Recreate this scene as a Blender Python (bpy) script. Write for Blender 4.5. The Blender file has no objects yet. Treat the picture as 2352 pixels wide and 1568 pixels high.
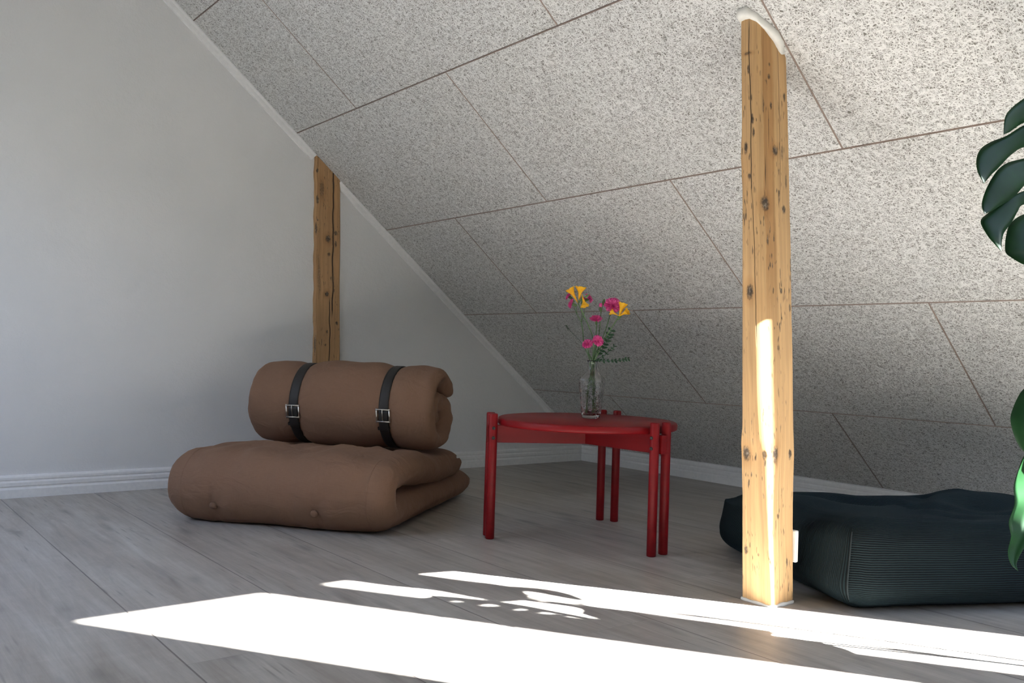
import bpy, bmesh, math, random
from math import sin, cos, pi, sqrt, exp, atan2, radians
from mathutils import Vector, Matrix, noise
random.seed(7)
SC = bpy.context.scene
COL = SC.collection

# ------------------------------------------------------------------ helpers
def link(o, parent=None):
    COL.objects.link(o)
    if parent: o.parent = parent
    return o

def mesh_obj(name, verts, faces, mat=None, parent=None, smooth=True, uvs=None, mats=None, fmat=None):
    me = bpy.data.meshes.new(name)
    me.from_pydata([tuple(v) for v in verts], [], [tuple(f) for f in faces])
    if uvs is not None:
        ul = me.uv_layers.new(name='UVMap')
        if len(uvs) == len(verts):
            for l in me.loops: ul.data[l.index].uv = uvs[l.vertex_index]
        else:
            for i, uv in enumerate(uvs): ul.data[i].uv = uv
    if mats:
        for m in mats: me.materials.append(m)
        if fmat:
            for p, k in zip(me.polygons, fmat): p.material_index = k
    elif mat: me.materials.append(mat)
    me.update()
    bm = bmesh.new(); bm.from_mesh(me)
    bmesh.ops.recalc_face_normals(bm, faces=bm.faces[:]) if not fmat else None
    bm.to_mesh(me); bm.free()
    if smooth:
        for p in me.polygons: p.use_smooth = True
    o = bpy.data.objects.new(name, me)
    return link(o, parent)

def sharp(o, ang=40):
    me = o.data
    bm = bmesh.new(); bm.from_mesh(me)
    for e in bm.edges:
        if len(e.link_faces) == 2 and e.calc_face_angle(0) > radians(ang): e.smooth = False
    bm.to_mesh(me); bm.free()
    return o

def empty(name, loc=(0, 0, 0), rz=0.0):
    o = bpy.data.objects.new(name, None); COL.objects.link(o)
    o.location = loc; o.rotation_euler = (0, 0, rz); o.empty_display_size = .05
    return o

def tag(o, label, cat, group=None):
    o['label'] = label; o['category'] = cat
    if group: o['group'] = group
    return o

def struct(o):
    o['kind'] = 'structure'; return o

class MB:
    """collects vertices / faces"""
    def __init__(s): s.v = []; s.f = []; s.uv = []; s.m = []
    def add(s, v, f, mi=0):
        b = len(s.v); s.v += [tuple(x) for x in v]; s.f += [tuple(i + b for i in q) for q in f]; s.m += [mi] * len(f)
    def box(s, lo, hi, mi=0):
        x0, y0, z0 = lo; x1, y1, z1 = hi
        s.add([(x0,y0,z0),(x1,y0,z0),(x1,y1,z0),(x0,y1,z0),(x0,y0,z1),(x1,y0,z1),(x1,y1,z1),(x0,y1,z1)],
              [(0,3,2,1),(4,5,6,7),(0,1,5,4),(1,2,6,5),(2,3,7,6),(3,0,4,7)], mi)
    def tube(s, pts, rad, seg=8, cap=True):
        pts = [Vector(p) for p in pts]; n = len(pts)
        if not hasattr(rad, '__len__'): rad = [rad] * n
        ref = None; rings = []
        for i, p in enumerate(pts):
            t = (pts[min(i+1, n-1)] - pts[max(i-1, 0)]).normalized()
            if ref is None:
                a = Vector((0,0,1)) if abs(t.z) < .9 else Vector((1,0,0))
                ref = t.cross(a).normalized()
            ref = (ref - t * ref.dot(t)).normalized(); b = t.cross(ref)
            rings.append([p + (ref * cos(2*pi*k/seg) + b * sin(2*pi*k/seg)) * rad[i] for k in range(seg)])
        v = [q for r in rings for q in r]; f = []
        for i in range(n-1):
            for k in range(seg):
                k2 = (k+1) % seg
                f.append((i*seg+k, i*seg+k2, (i+1)*seg+k2, (i+1)*seg+k))
        if cap:
            f.append(tuple(range(seg-1, -1, -1))); f.append(tuple((n-1)*seg+k for k in range(seg)))
        s.add(v, f)
    def grid(s, P, closed_u=False, closed_v=False):
        """P[i][j] grid of points"""
        n, m = len(P), len(P[0]); v = [q for r in P for q in r]; f = []
        for i in range(n if closed_u else n-1):
            for j in range(m if closed_v else m-1):
                i2, j2 = (i+1) % n, (j+1) % m
                f.append((i*m+j, i*m+j2, i2*m+j2, i2*m+j))
        s.add(v, f)
    def build(s, name, mat, parent=None, smooth=True, uvs=None):
        return mesh_obj(name, s.v, s.f, mat, parent, smooth, uvs)

def lathe(prof, seg=32):
    """prof: (r,z) list -> verts, faces, closed bottom/top when r=0"""
    m = MB(); P = [[(r*cos(2*pi*k/seg), r*sin(2*pi*k/seg), z) for k in range(seg)] for r, z in prof]
    m.grid(P, closed_v=True)
    m.f.append(tuple(range(seg-1, -1, -1))); n = len(prof)
    m.f.append(tuple((n-1)*seg+k for k in range(seg)))
    return m

def bevel_obj(o, w, seg=2, ang=30):
    md = o.modifiers.new('bevel', 'BEVEL'); md.width = w; md.segments = seg
    md.limit_method = 'ANGLE'; md.angle_limit = radians(ang); md.harden_normals = False
    return o

def catmull(pts, n):
    pts = [Vector(p) for p in pts]; out = []
    P = [pts[0]*2 - pts[1]] + pts + [pts[-1]*2 - pts[-2]]
    for i in range(1, len(P)-2):
        for k in range(n):
            t = k/n
            a, b, c, d = P[i-1], P[i], P[i+1], P[i+2]
            out.append(.5*((2*b) + (c-a)*t + (2*a-5*b+4*c-d)*t*t + (3*b-a-3*c+d)*t**3))
    out.append(pts[-1]); return out

def smooth01(x): x = max(0, min(1, x)); return x*x*(3-2*x)

# ------------------------------------------------------------------ material helper
class NT:
    def __init__(s, name):
        s.mat = bpy.data.materials.new(name); s.mat.use_nodes = True
        s.n = s.mat.node_tree.nodes; s.l = s.mat.node_tree.links; s.n.clear()
        s.out = s.n.new('ShaderNodeOutputMaterial'); s.b = s.n.new('ShaderNodeBsdfPrincipled')
        s.l.new(s.b.outputs[0], s.out.inputs[0])
    def put(s, sock, v):
        if isinstance(v, bpy.types.NodeSocket): s.l.new(v, sock)
        elif v is not None:
            if hasattr(v, '__len__') and len(v) == 3 and sock.type == 'RGBA': v = (*v, 1)
            sock.default_value = v
    def bs(s, **k):
        for a, v in k.items(): s.put(s.b.inputs[a.replace('_', ' ')], v)
    def uv(s):
        t = s.n.new('ShaderNodeTexCoord'); return t.outputs['UV']
    def obj(s):
        t = s.n.new('ShaderNodeTexCoord'); return t.outputs['Object']
    def math(s, op, a, b=None, c=None, clamp=False):
        t = s.n.new('ShaderNodeMath'); t.operation = op; t.use_clamp = clamp
        s.put(t.inputs[0], a); s.put(t.inputs[1], b); s.put(t.inputs[2], c); return t.outputs[0]
    def vm(s, op, a, b=None):
        t = s.n.new('ShaderNodeVectorMath'); t.operation = op
        s.put(t.inputs[0], a)
        if b is not None: s.put(t.inputs[1], b)
        return t.outputs['Value' if op in ('LENGTH', 'DOT_PRODUCT') else 'Vector']
    def mapping(s, v, loc=(0,0,0), rot=(0,0,0), sc=(1,1,1)):
        t = s.n.new('ShaderNodeMapping'); s.put(t.inputs[0], v)
        t.inputs['Location'].default_value = loc; t.inputs['Rotation'].default_value = rot; t.inputs['Scale'].default_value = sc
        return t.outputs[0]
    def noise(s, v, scale=5, detail=2, rough=.5, dist=0, dims='3D', color=False):
        t = s.n.new('ShaderNodeTexNoise'); t.noise_dimensions = dims; s.put(t.inputs['Vector'], v)
        t.inputs['Scale'].default_value = scale; t.inputs['Detail'].default_value = detail
        t.inputs['Roughness'].default_value = rough; t.inputs['Distortion'].default_value = dist
        return t.outputs['Color' if color else 'Fac']
    def voro(s, v, scale=5, feat='F1', out='Distance', dims='3D'):
        t = s.n.new('ShaderNodeTexVoronoi'); t.feature = feat; t.voronoi_dimensions = dims; s.put(t.inputs['Vector'], v)
        t.inputs['Scale'].default_value = scale; return t.outputs[out]
    def ramp(s, f, stops, interp='LINEAR'):
        t = s.n.new('ShaderNodeValToRGB'); s.put(t.inputs[0], f); t.color_ramp.interpolation = interp
        e = t.color_ramp.elements
        while len(e) < len(stops): e.new(.5)
        for q, (p, c) in zip(e, stops):
            q.position = p; q.color = (*c, 1) if hasattr(c, '__len__') else (c, c, c, 1)
        return t.outputs[0]
    def mr(s, f, a, b, c=0, d=1, smooth=False):
        t = s.n.new('ShaderNodeMapRange'); t.clamp = True
        if smooth: t.interpolation_type = 'SMOOTHSTEP'
        s.put(t.inputs[0], f)
        for i, q in enumerate((a, b, c, d)): t.inputs[i+1].default_value = q
        return t.outputs[0]
    def mix(s, f, a, b, mode='MIX'):
        t = s.n.new('ShaderNodeMix'); t.data_type = 'RGBA'; t.blend_type = mode
        s.put(t.inputs['Factor'], f)
        ins = [i for i in t.inputs if i.type == 'RGBA']; s.put(ins[0], a); s.put(ins[1], b)
        return [o for o in t.outputs if o.type == 'RGBA'][0]
    def sep(s, v):
        t = s.n.new('ShaderNodeSeparateXYZ'); s.put(t.inputs[0], v); return t.outputs
    def comb(s, x=0, y=0, z=0):
        t = s.n.new('ShaderNodeCombineXYZ'); s.put(t.inputs[0], x); s.put(t.inputs[1], y); s.put(t.inputs[2], z); return t.outputs[0]
    def bump(s, h, dist=.001, strength=1, normal=None):
        t = s.n.new('ShaderNodeBump'); s.put(t.inputs['Height'], h); t.inputs['Distance'].default_value = dist
        t.inputs['Strength'].default_value = strength
        if normal: s.l.new(normal, t.inputs['Normal'])
        s.l.new(t.outputs[0], s.b.inputs['Normal']); return t.outputs[0]

def simple(name, col, rough=.5, **k):
    t = NT(name); n = t.noise(t.obj(), 40, 3)
    c = t.mix(t.mr(n, .3, .7, 0, 1), tuple(x*.93 for x in col), tuple(min(1, x*1.06) for x in col))
    t.bs(Base_Color=c, Roughness=rough, **k); return t.mat

# ------------------------------------------------------------------ materials
def m_wool(name='painted wood wool', pale=1.0):
    t = NT(name); uv = t.uv()
    warp = t.noise(uv, 22, 2, color=True)
    w = t.vm('SUBTRACT', warp, (.5, .5, .5))
    w = t.vm('MULTIPLY', w, (.022, .022, 0))
    u2 = t.vm('ADD', uv, w)
    h = None; lv = None
    levels = [.52, .58, .64, .70, .76, .82, .87, .92, .96, 1.0]  # lower strands and gaps darker, depth shading put into the colour
    val = .15
    for i, L in enumerate(levels):
        ang = (i*2.399 + .4) % pi
        mp = t.mapping(t.mapping(u2, rot=(0, 0, ang)), loc=(i*3.17, i*1.31, 0), sc=(1/.034, 1/.0075, 1))
        n = t.noise(mp, 1.0, 0, dims='2D')
        f = t.mr(t.math('ABSOLUTE', t.math('SUBTRACT', n, .47 + .05*(i % 3))), .030, .050, 1, 0)
        val = t.mix(f, (val,)*3 if isinstance(val, float) else val, (L,)*3)
    g = t.sep(val)[0]
    dirt = t.noise(uv, 2.2, 3)
    c = t.ramp(g, [(.14, (.20, .19, .172)), (.48, (.46, .452, .435)), (.74, (.655, .653, .636)), (1, (.80, .80, .785))])
    c = t.mix(t.mr(dirt, .45, .75, 0, .25), c, t.mix(1.0, c, (.93, .91, .86), 'MULTIPLY'))
    t.bs(Base_Color=c, Roughness=.92)
    t.b.inputs['Specular IOR Level'].default_value = .15
    t.bump(g, .0022, .8)
    return t.mat

def m_wall():
    t = NT('white wall paint'); o = t.obj()
    n1 = t.noise(o, 55, 4, .6); n2 = t.noise(o, 160, 2); n3 = t.noise(o, 3, 2)
    c = t.mix(t.mr(n3, .3, .7), (.69, .695, .695), (.73, .73, .725))
    t.bs(Base_Color=c, Roughness=.75); t.b.inputs['Specular IOR Level'].default_value = .25
    t.bump(t.math('ADD', n1, t.math('MULTIPLY', n2, .35)), .0022, .55); return t.mat

def m_trim():
    t = NT('white gloss trim paint'); n = t.noise(t.obj(), 70, 3)
    c = t.mix(t.mr(n, .3, .7), (.76, .765, .76), (.82, .82, .81))
    t.bs(Base_Color=c, Roughness=.42); t.bump(n, .0006, .4); return t.mat

PW, PY0 = .3152, 2.8788
def m_floor():
    t = NT('grey oak laminate'); uv = t.uv(); x, y, _ = t.sep(uv)
    q = t.math('DIVIDE', t.math('ADD', y, PY0), PW)
    k = t.math('FLOOR', q); fr = t.math('FRACT', q)
    off = t.math('MULTIPLY', t.math('FRACT', t.math('MULTIPLY', t.math('SINE', t.math('MULTIPLY', k, 12.9898)), 437.585)), 7.0)
    xo = t.math('ADD', x, off)
    qe = t.math('DIVIDE', xo, 2.05); ke = t.math('FLOOR', qe); fe = t.math('FRACT', qe)
    sd = t.math('ADD', t.math('MULTIPLY', k, 3.7), t.math('MULTIPLY', ke, 5.3))
    p = t.comb(xo, y, sd)
    # broad cathedral figure, streaks, fine grain, cross saw marks
    warp = t.noise(t.mapping(p, sc=(2.2, 7, 1)), 1, 3, .6)
    broad = t.noise(t.mapping(p, sc=(1.5, 11, 1)), 1, 4, .6, .9)
    streak = t.noise(t.mapping(p, sc=(2.2, 42, 1)), 1, 5, .68, .8)
    fine = t.noise(t.mapping(p, sc=(22, 330, 1)), 1, 3, .6)
    saw = t.noise(t.mapping(p, sc=(38, 5, 1)), 1, 3, .7)
    dark = t.noise(t.mapping(p, loc=(4.1, 2.2, 0), sc=(2.0, 15, 1)), 1, 4, .6, 1.8)
    base = t.ramp(broad, [(.28, (.322, .288, .252)), (.5, (.398, .370, .331)), (.72, (.474, .452, .412))])
    base = t.mix(t.mr(streak, .35, .68, 0, .75), base, t.mix(1.0, base, (.76, .745, .725), 'MULTIPLY'))
    base = t.mix(t.mr(fine, .45, .75, 0, .35), base, t.mix(1.0, base, (.76, .74, .72), 'MULTIPLY'))
    base = t.mix(t.mr(saw, .48, .75, 0, .5), base, t.mix(1.0, base, (1.16, 1.16, 1.17), 'MULTIPLY'))
    base = t.mix(t.mr(dark, .53, .76, 0, .72), base, (.235, .213, .192))
    # small dark knots and checks
    kn = t.voro(t.mapping(t.vm('ADD', p, t.vm('MULTIPLY', t.vm('SUBTRACT', t.noise(t.mapping(p, sc=(9, 30, 1)), 1, 2, color=True), (.5, .5, .5)), (.06, .02, 0))), sc=(1.6, 7.0, 1)), 1, dims='2D')
    base = t.mix(t.math('MULTIPLY', t.mr(kn, .03, .15, .75, 0), t.mr(warp, .40, .50)), base, (.17, .155, .14))
    kc = t.voro(t.mapping(p, loc=(3.3, 9.1, 0), sc=(3.2, 46, 1)), 1, dims='2D')
    base = t.mix(t.math('MULTIPLY', t.mr(kc, .05, .16, 1, 0), t.mr(warp, .50, .58, 0, .6)), base, (.15, .135, .12))
    ton = t.noise(t.comb(sd, 0, 0), 3.1, 0)
    base = t.mix(1.0, base, t.ramp(ton, [(.3, .94), (.7, 1.05)]), 'MULTIPLY')
    # joints
    d = t.math('MULTIPLY', t.math('MINIMUM', fr, t.math('SUBTRACT', 1.0, fr)), PW)
    de = t.math('MULTIPLY', t.math('MINIMUM', fe, t.math('SUBTRACT', 1.0, fe)), 2.05)
    j = t.math('MAXIMUM', t.mr(d, .0010, .0022, 1, 0), t.mr(de, .0004, .0011, .35, 0))
    base = t.mix(t.math('MULTIPLY', j, .8), base, (.10, .085, .075))
    ro = t.mr(streak, .2, .8, .30, .42)
    t.bs(Base_Color=base, Roughness=ro); t.b.inputs['Specular IOR Level'].default_value = .34
    hh = t.math('SUBTRACT', t.math('ADD', t.math('MULTIPLY', fine, .12), t.math('MULTIPLY', saw, .10)), j)
    t.bump(hh, .0009, .5); return t.mat

def m_timber(name, col, knots, cracks, seed=0.0, band=None):
    """u = distance around the post, v = height (metres)"""
    t = NT(name); uv = t.uv(); u, v, _ = t.sep(uv)
    p = t.comb(u, v, seed)
    wob = t.noise(t.mapping(p, sc=(8, 3.0, 1)), 1, 2, .5)
    # grain bends round every knot
    g = t.noise(t.mapping(p, sc=(95, 2.2, 1)), 1, 4, .62, .8)
    g2 = t.noise(t.mapping(p, sc=(320, 6, 1)), 1, 2, .5)
    lo = tuple(c*.78 for c in col); hi = tuple(min(1, c*1.16) for c in col)
    c = t.ramp(g, [(.3, lo), (.52, col), (.74, hi)])
    c = t.mix(t.mr(g2, .5, .8, 0, .35), c, t.mix(1.0, c, (.80, .72, .62), 'MULTIPLY'))
    c = t.mix(t.mr(wob, .52, .75, 0, .5), c, t.mix(1.0, c, (.82, .72, .60), 'MULTIPLY'))
    nz = t.noise(t.mapping(p, sc=(170, 120, 1)), 1, 3, .6)
    rag = t.math('MULTIPLY', t.math('SUBTRACT', nz, .5), .9)
    mask = None; ring = None
    for (ku, kv, ru, rv, a) in knots:
        dd = t.vm('LENGTH', t.vm('MULTIPLY', t.vm('SUBTRACT', uv, (ku, kv, 0)), (1/ru, 1/rv, 0)))
        d = t.math('ADD', dd, rag)
        k = t.mr(d, .55, 1.1, a, 0)
        mask = k if mask is None else t.math('MAXIMUM', mask, k)
        if ru > .009:
            r = t.mr(dd, 1.0, 2.3, .45, 0)
            ring = r if ring is None else t.math('MAXIMUM', ring, r)
    if band:                                 # browner unplaned strip along the hewn corner
        wv = t.math('MULTIPLY', t.math('SUBTRACT', t.noise(t.mapping(p, sc=(6, 9, 1)), 1, 3, .6), .5), .012)
        ub = t.math('ADD', u, wv)
        bm_ = t.math('MULTIPLY', t.math('MULTIPLY', t.mr(ub, band[0]-.001, band[0]+.001), t.mr(ub, band[1]-.004, band[1]+.002, 1, 0)), t.mr(v, band[2], band[2]+.25))
        c = t.mix(t.math('MULTIPLY', bm_, .75), c, t.mix(1.0, c, (.70, .58, .46), 'MULTIPLY'))
    # short dark hewing dashes
    ds = t.noise(t.mapping(p, loc=(9.3, 1.7, 0), sc=(190, 34, 1)), 1, 1, .5)
    dz = t.noise(t.mapping(p, loc=(2.3, 7.7, 0), sc=(22, 5.0, 1)), 1, 2, .5)
    dm = t.math('MULTIPLY', t.mr(ds, .63, .70, 0, .85), t.mr(dz, .46, .58, 0, 1))
    mask = t.math('MAXIMUM', mask, dm) if mask is not None else dm
    if ring is not None:
        c = t.mix(ring, c, t.mix(1.0, c, (.70, .56, .42), 'MULTIPLY'))
    kcol = t.ramp(nz, [(.3, (.035, .028, .022)), (.55, (.12, .085, .055)), (.75, (.30, .25, .2))])
    c = t.mix(mask, c, kcol)
    hgt = t.math('MULTIPLY', mask, -.8)
    cw = t.noise(t.mapping(p, loc=(.7, .2, 3), sc=(0, 4, 1)), 1, 3, .6)
    cw2 = t.noise(t.mapping(p, loc=(.1, .9, 5), sc=(0, 30, 1)), 1, 2, .6)
    cm = None
    for (cu, v0, v1, w, amp) in cracks:
        du = t.math('ABSOLUTE', t.math('SUBTRACT', u, t.math('ADD', cu, t.math('ADD', t.math('MULTIPLY', t.math('SUBTRACT', cw, .5), amp), t.math('MULTIPLY', t.math('SUBTRACT', cw2, .5), amp*.12)))))
        m_ = t.mr(du, w*.5, w*1.1, 1, 0)
        m_ = t.math('MULTIPLY', m_, t.math('MULTIPLY', t.mr(v, v0, v0+.04), t.mr(v, v1-.04, v1, 1, 0)))
        cm = m_ if cm is None else t.math('MAXIMUM', cm, m_)
    if cm is not None:
        c = t.mix(t.math('MULTIPLY', cm, .93), c, (.018, .014, .012))
        hgt = t.math('SUBTRACT', hgt, t.math('MULTIPLY', cm, 2.0))
    t.bs(Base_Color=c, Roughness=.62); t.b.inputs['Specular IOR Level'].default_value = .3
    t.bump(t.math('ADD', hgt, t.math('MULTIPLY', g, .5)), .0016, .7)
    return t.mat

def m_fabric(name, col, scale=900):
    t = NT(name); uv = t.uv(); o = t.obj()
    x, y, _ = t.sep(uv)
    wv = t.math('ADD', t.math('SINE', t.math('MULTIPLY', x, 2*pi*scale)), t.math('SINE', t.math('MULTIPLY', y, 2*pi*scale)))
    slub = t.noise(t.mapping(uv, sc=(60, 900, 1)), 1, 2, .6); slub2 = t.noise(t.mapping(uv, sc=(900, 60, 1)), 1, 2, .6)
    s_ = t.math('ADD', slub, slub2)
    big = t.noise(o, 5, 3)
    c = t.ramp(t.mr(s_, .7, 1.3), [(0, tuple(q*.94 for q in col)), (1, tuple(q*1.05 for q in col))])
    c = t.mix(t.mr(big, .35, .7, 0, .35), c, t.mix(1.0, c, (.92, .9, .9), 'MULTIPLY'))
    t.bs(Base_Color=c, Roughness=.88, Sheen_Weight=.10, Sheen_Roughness=.4)
    t.b.inputs['Sheen Tint'].default_value = (*[min(1, q*2.2) for q in col], 1)
    t.b.inputs['Specular IOR Level'].default_value = .2
    wr = t.noise(t.mapping(o, sc=(11, 16, 16)), 1, 3, .5, 1.0)
    t.bump(t.math('ADD', t.math('MULTIPLY', wr, 9.0), t.math('MULTIPLY', s_, .2)), .0014, .6)
    return t.mat

def m_corduroy():
    t = NT('dark green corduroy'); uv = t.uv(); x, y, _ = t.sep(uv); o = t.obj()
    nz = t.noise(o, 14, 3); wb = t.math('MULTIPLY', t.math('SUBTRACT', nz, .5), .010)
    ph = t.math('MULTIPLY', t.math('ADD', y, t.math('MULTIPLY', wb, .35)), 2*pi/.0052)
    r = t.math('ADD', t.math('MULTIPLY', t.math('SINE', ph), .5), .5)
    nap = t.noise(o, 9, 3, .6)
    c = t.mix(t.mr(r, .15, .8), (.0012, .0026, .0032), (.0070, .0150, .0170))
    c = t.mix(t.mr(nap, .4, .7, 0, .5), c, t.mix(1.0, c, (.6, .66, .7), 'MULTIPLY'))
    t.bs(Base_Color=c, Roughness=.85, Sheen_Weight=.08, Sheen_Roughness=.35)
    t.b.inputs['Sheen Tint'].default_value = (.12, .26, .34, 1); t.b.inputs['Specular IOR Level'].default_value = .15
    t.bump(r, .0016, .9); return t.mat

def m_red():
    t = NT('red lacquer'); n = t.noise(t.mapping(t.obj(), sc=(6, 6, 40)), 1, 3)
    c = t.mix(t.mr(n, .3, .7), (.150, .0030, .0050), (.185, .0042, .0066))
    t.bs(Base_Color=c, Roughness=.40); t.b.inputs['Specular IOR Level'].default_value = .22
    t.bump(n, .0003, .3); return t.mat

def m_glass():
    t = NT('cut glass'); t.bs(Base_Color=(.96, .965, .96), Roughness=.02, Transmission_Weight=1.0, IOR=1.45)
    o = t.obj(); x, y, z = t.sep(o)
    v = t.voro(o, 48, 'DISTANCE_TO_EDGE'); v2 = t.voro(o, 110, 'DISTANCE_TO_EDGE')
    band = t.math('MULTIPLY', t.mr(z, .012, .02), t.mr(z, .122, .132, 1, 0))
    h = t.math('MULTIPLY', band, t.math('ADD', t.mr(v, 0, .22), t.math('MULTIPLY', t.mr(v2, 0, .2), .5)))
    t.bump(h, .0016, .55); return t.mat

def m_pane():
    t = NT('window pane glass'); tr = t.n.new('ShaderNodeBsdfTransparent'); gl = t.n.new('ShaderNodeBsdfGlossy')
    gl.inputs['Roughness'].default_value = .0; 
    ms = t.n.new('ShaderNodeMixShader'); ms.inputs[0].default_value = .04; t.l.new(tr.outputs[0], ms.inputs[1]); t.l.new(gl.outputs[0], ms.inputs[2])
    t.l.new(ms.outputs[0], t.out.inputs[0]); t.n.remove(t.b); return t.mat

def m_leaf(name, col, trans=.2, rough=.3, spec=.3):
    t = NT(name); o = t.obj(); n = t.noise(o, 18, 3)
    c = t.mix(t.mr(n, .3, .7), tuple(q*.8 for q in col), tuple(q*1.2 for q in col))
    tl = t.n.new('ShaderNodeBsdfTranslucent'); t.put(tl.inputs[0], t.mix(1.0, c, (2.2, 2.4, .9), 'MULTIPLY'))
    t.bs(Base_Color=c, Roughness=rough); t.b.inputs['Specular IOR Level'].default_value = spec
    ms = t.n.new('ShaderNodeMixShader'); ms.inputs[0].default_value = trans
    t.l.new(t.b.outputs[0], ms.inputs[1]); t.l.new(tl.outputs[0], ms.inputs[2]); t.l.new(ms.outputs[0], t.out.inputs[0])
    t.bump(n, .001, .2)
    return t.mat

def m_petal(name, c0, c1, trans=.3):
    t = NT(name); n = t.noise(t.obj(), 90, 2)
    c = t.mix(t.mr(n, .3, .7), c0, c1); t.bs(Base_Color=c, Roughness=.6)
    tl = t.n.new('ShaderNodeBsdfTranslucent'); t.put(tl.inputs[0], c)
    ms = t.n.new('ShaderNodeMixShader'); ms.inputs[0].default_value = trans
    t.l.new(t.b.outputs[0], ms.inputs[1]); t.l.new(tl.outputs[0], ms.inputs[2]); t.l.new(ms.outputs[0], t.out.inputs[0])
    return t.mat

WOOL = m_wool(); WALL = m_wall(); TRIM = m_trim(); FLOOR = m_floor()
GAP = simple('raw board edge', (.46, .38, .335), .95)
GAPD = simple('joint shadow gap', (.06, .05, .045), .95)
FAB = m_fabric('brown cotton', (.185, .108, .070))
CORD = m_corduroy(); RED = m_red(); GLASS = m_glass(); PANE = m_pane()
LEATHER = simple('dark brown leather', (.009, .007, .0055), .62)
STEEL = simple('brushed steel', (.62, .61, .58), .32, Metallic=1.0)
BOLT = simple('blackened bolt', (.05, .05, .045), .4, Metallic=.7)
SEAL = simple('white sealant', (.80, .79, .74), .5)
PLASTIC = simple('white plastic', (.74, .73, .69), .35)
TAGM = simple('white cloth tag', (.7, .7, .68), .8)
LEAF = m_leaf('monstera leaf', (.011, .046, .014), .14, .42, .18)
STEMG = m_leaf('flower stem green', (.09, .17, .065), .1, .45)
SPRIG = m_leaf('sprig leaf green', (.045, .10, .055), .15, .5)
PINK = m_petal('pink petal', (.72, .04, .27), (.90, .16, .46))
YEL = m_petal('yellow petal', (.85, .42, .01), (.95, .60, .03))
POT = simple('grey pot', (.28, .27, .26), .7)
SOIL = simple('potting soil', (.03, .022, .016), .95)

# ------------------------------------------------------------------ room geometry constants
H0, TH = .0867, .6784
CT, ST, TT = cos(TH), sin(TH), math.tan(TH)
def zc(y): return H0 - y*TT
SE = .498
RIDGE = -2.75
XW = 3.95                                   # gable wall with the window
def border(y): return 2.919 - .378*(y + 1.543)   # unseen edge, sloped ceiling cut here to let the sun past

# ---- floor
fl = MB(); fl.grid([[(x, y, 0) for y in (-6.5, -3.2, .02)] for x in (-.02, 2, XW+.3)])
o = mesh_obj('floor', fl.v, fl.f, FLOOR, None, False, uvs=[(v[0], v[1]) for v in fl.v]); struct(o)

# ---- sloped ceiling of grooved panels, one mesh
def clip(poly, a, b, c):
    """keep a*x+b*s<=c"""
    out = []
    for i in range(len(poly)):
        p, q = poly[i], poly[(i+1) % len(poly)]
        dp, dq = a*p[0]+b*p[1]-c, a*q[0]+b*q[1]-c
        if dp <= 0: out.append(p)
        if (dp < 0 < dq) or (dq < 0 < dp):
            t = dp/(dp-dq); out.append((p[0]+(q[0]-p[0])*t, p[1]+(q[1]-p[1])*t))
    return out
def inset(poly, d):
    n = len(poly); area = sum(poly[i][0]*poly[(i+1)%n][1]-poly[(i+1)%n][0]*poly[i][1] for i in range(n))
    sg = 1 if area > 0 else -1; lines = []
    for i in range(n):
        p, q = Vector(poly[i]), Vector(poly[(i+1)%n]); e = (q-p)
        if e.length < 1e-6: continue
        e.normalize(); nn = Vector((-e.y, e.x))*sg; lines.append((p+nn*d, e))
    out = []
    for i in range(len(lines)):
        (p, e), (q, g) = lines[i-1], lines[i]; det = e.x*g.y-e.y*g.x
        if abs(det) < 1e-6: out.append(tuple(q)); continue
        t = ((q.x-p.x)*g.y-(q.y-p.y)*g.x)/det; out.append(tuple(p+e*t))
    return out
def P3(x, s, d=0.0):                        # point on the slope, d = depth above the visible face
    return (x, -s*CT + d*ST, H0 + s*ST + d*CT)
cv, cf, cuv, cm = [], [], [], []
def cface(pts2, ds, mi):
    b = len(cv)
    for (x, s), d in zip(pts2, ds): cv.append(P3(x, s, d)); cuv.append((x, s))
    cf.append(tuple(range(b, b+len(pts2)))); cm.append(mi)
smax = -RIDGE/CT
rows = [(-.002 if i < 0 else SE+.6*i, SE+.6*(i+1)) for i in range(-1, 7)]
offx = {-1: .6005, 0: -.005, 1: .5876, 2: -.01, 3: .5645, 4: 0, 5: .6, 6: 0}
for i, (s0, s1) in zip(range(-1, 7), rows):
    s1 = min(s1, smax)
    if s1 <= s0: continue
    xs = [0.0]; x = offx[i]
    while x < 5:
        if x > .03: xs.append(x)
        x += 1.1975
    for a, b in zip(xs, xs[1:]+[9]):
        poly = [(a, s0), (b, s0), (b, s1), (a, s1)]
        poly = clip(poly, 1, -.378*CT, 2.919-.378*1.543)
        if len(poly) < 3: continue
        A = inset(poly, .0004); B = inset(poly, .0028)
        if len(A) != len(B) or len(A) < 3: continue
        n = len(A)
        cface(B[::-1], [0]*n, 0)
        for k in range(n):
            k2 = (k+1) % n
            cface([A[k], A[k2], B[k2], B[k]], [.0055, .0055, 0, 0], 1)
bk = clip([(0, 0), (9, 0), (9, smax), (0, smax)], 1, -.378*CT, 2.919-.378*1.543)
cface(bk[::-1], [.0056]*len(bk), 2)
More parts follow.
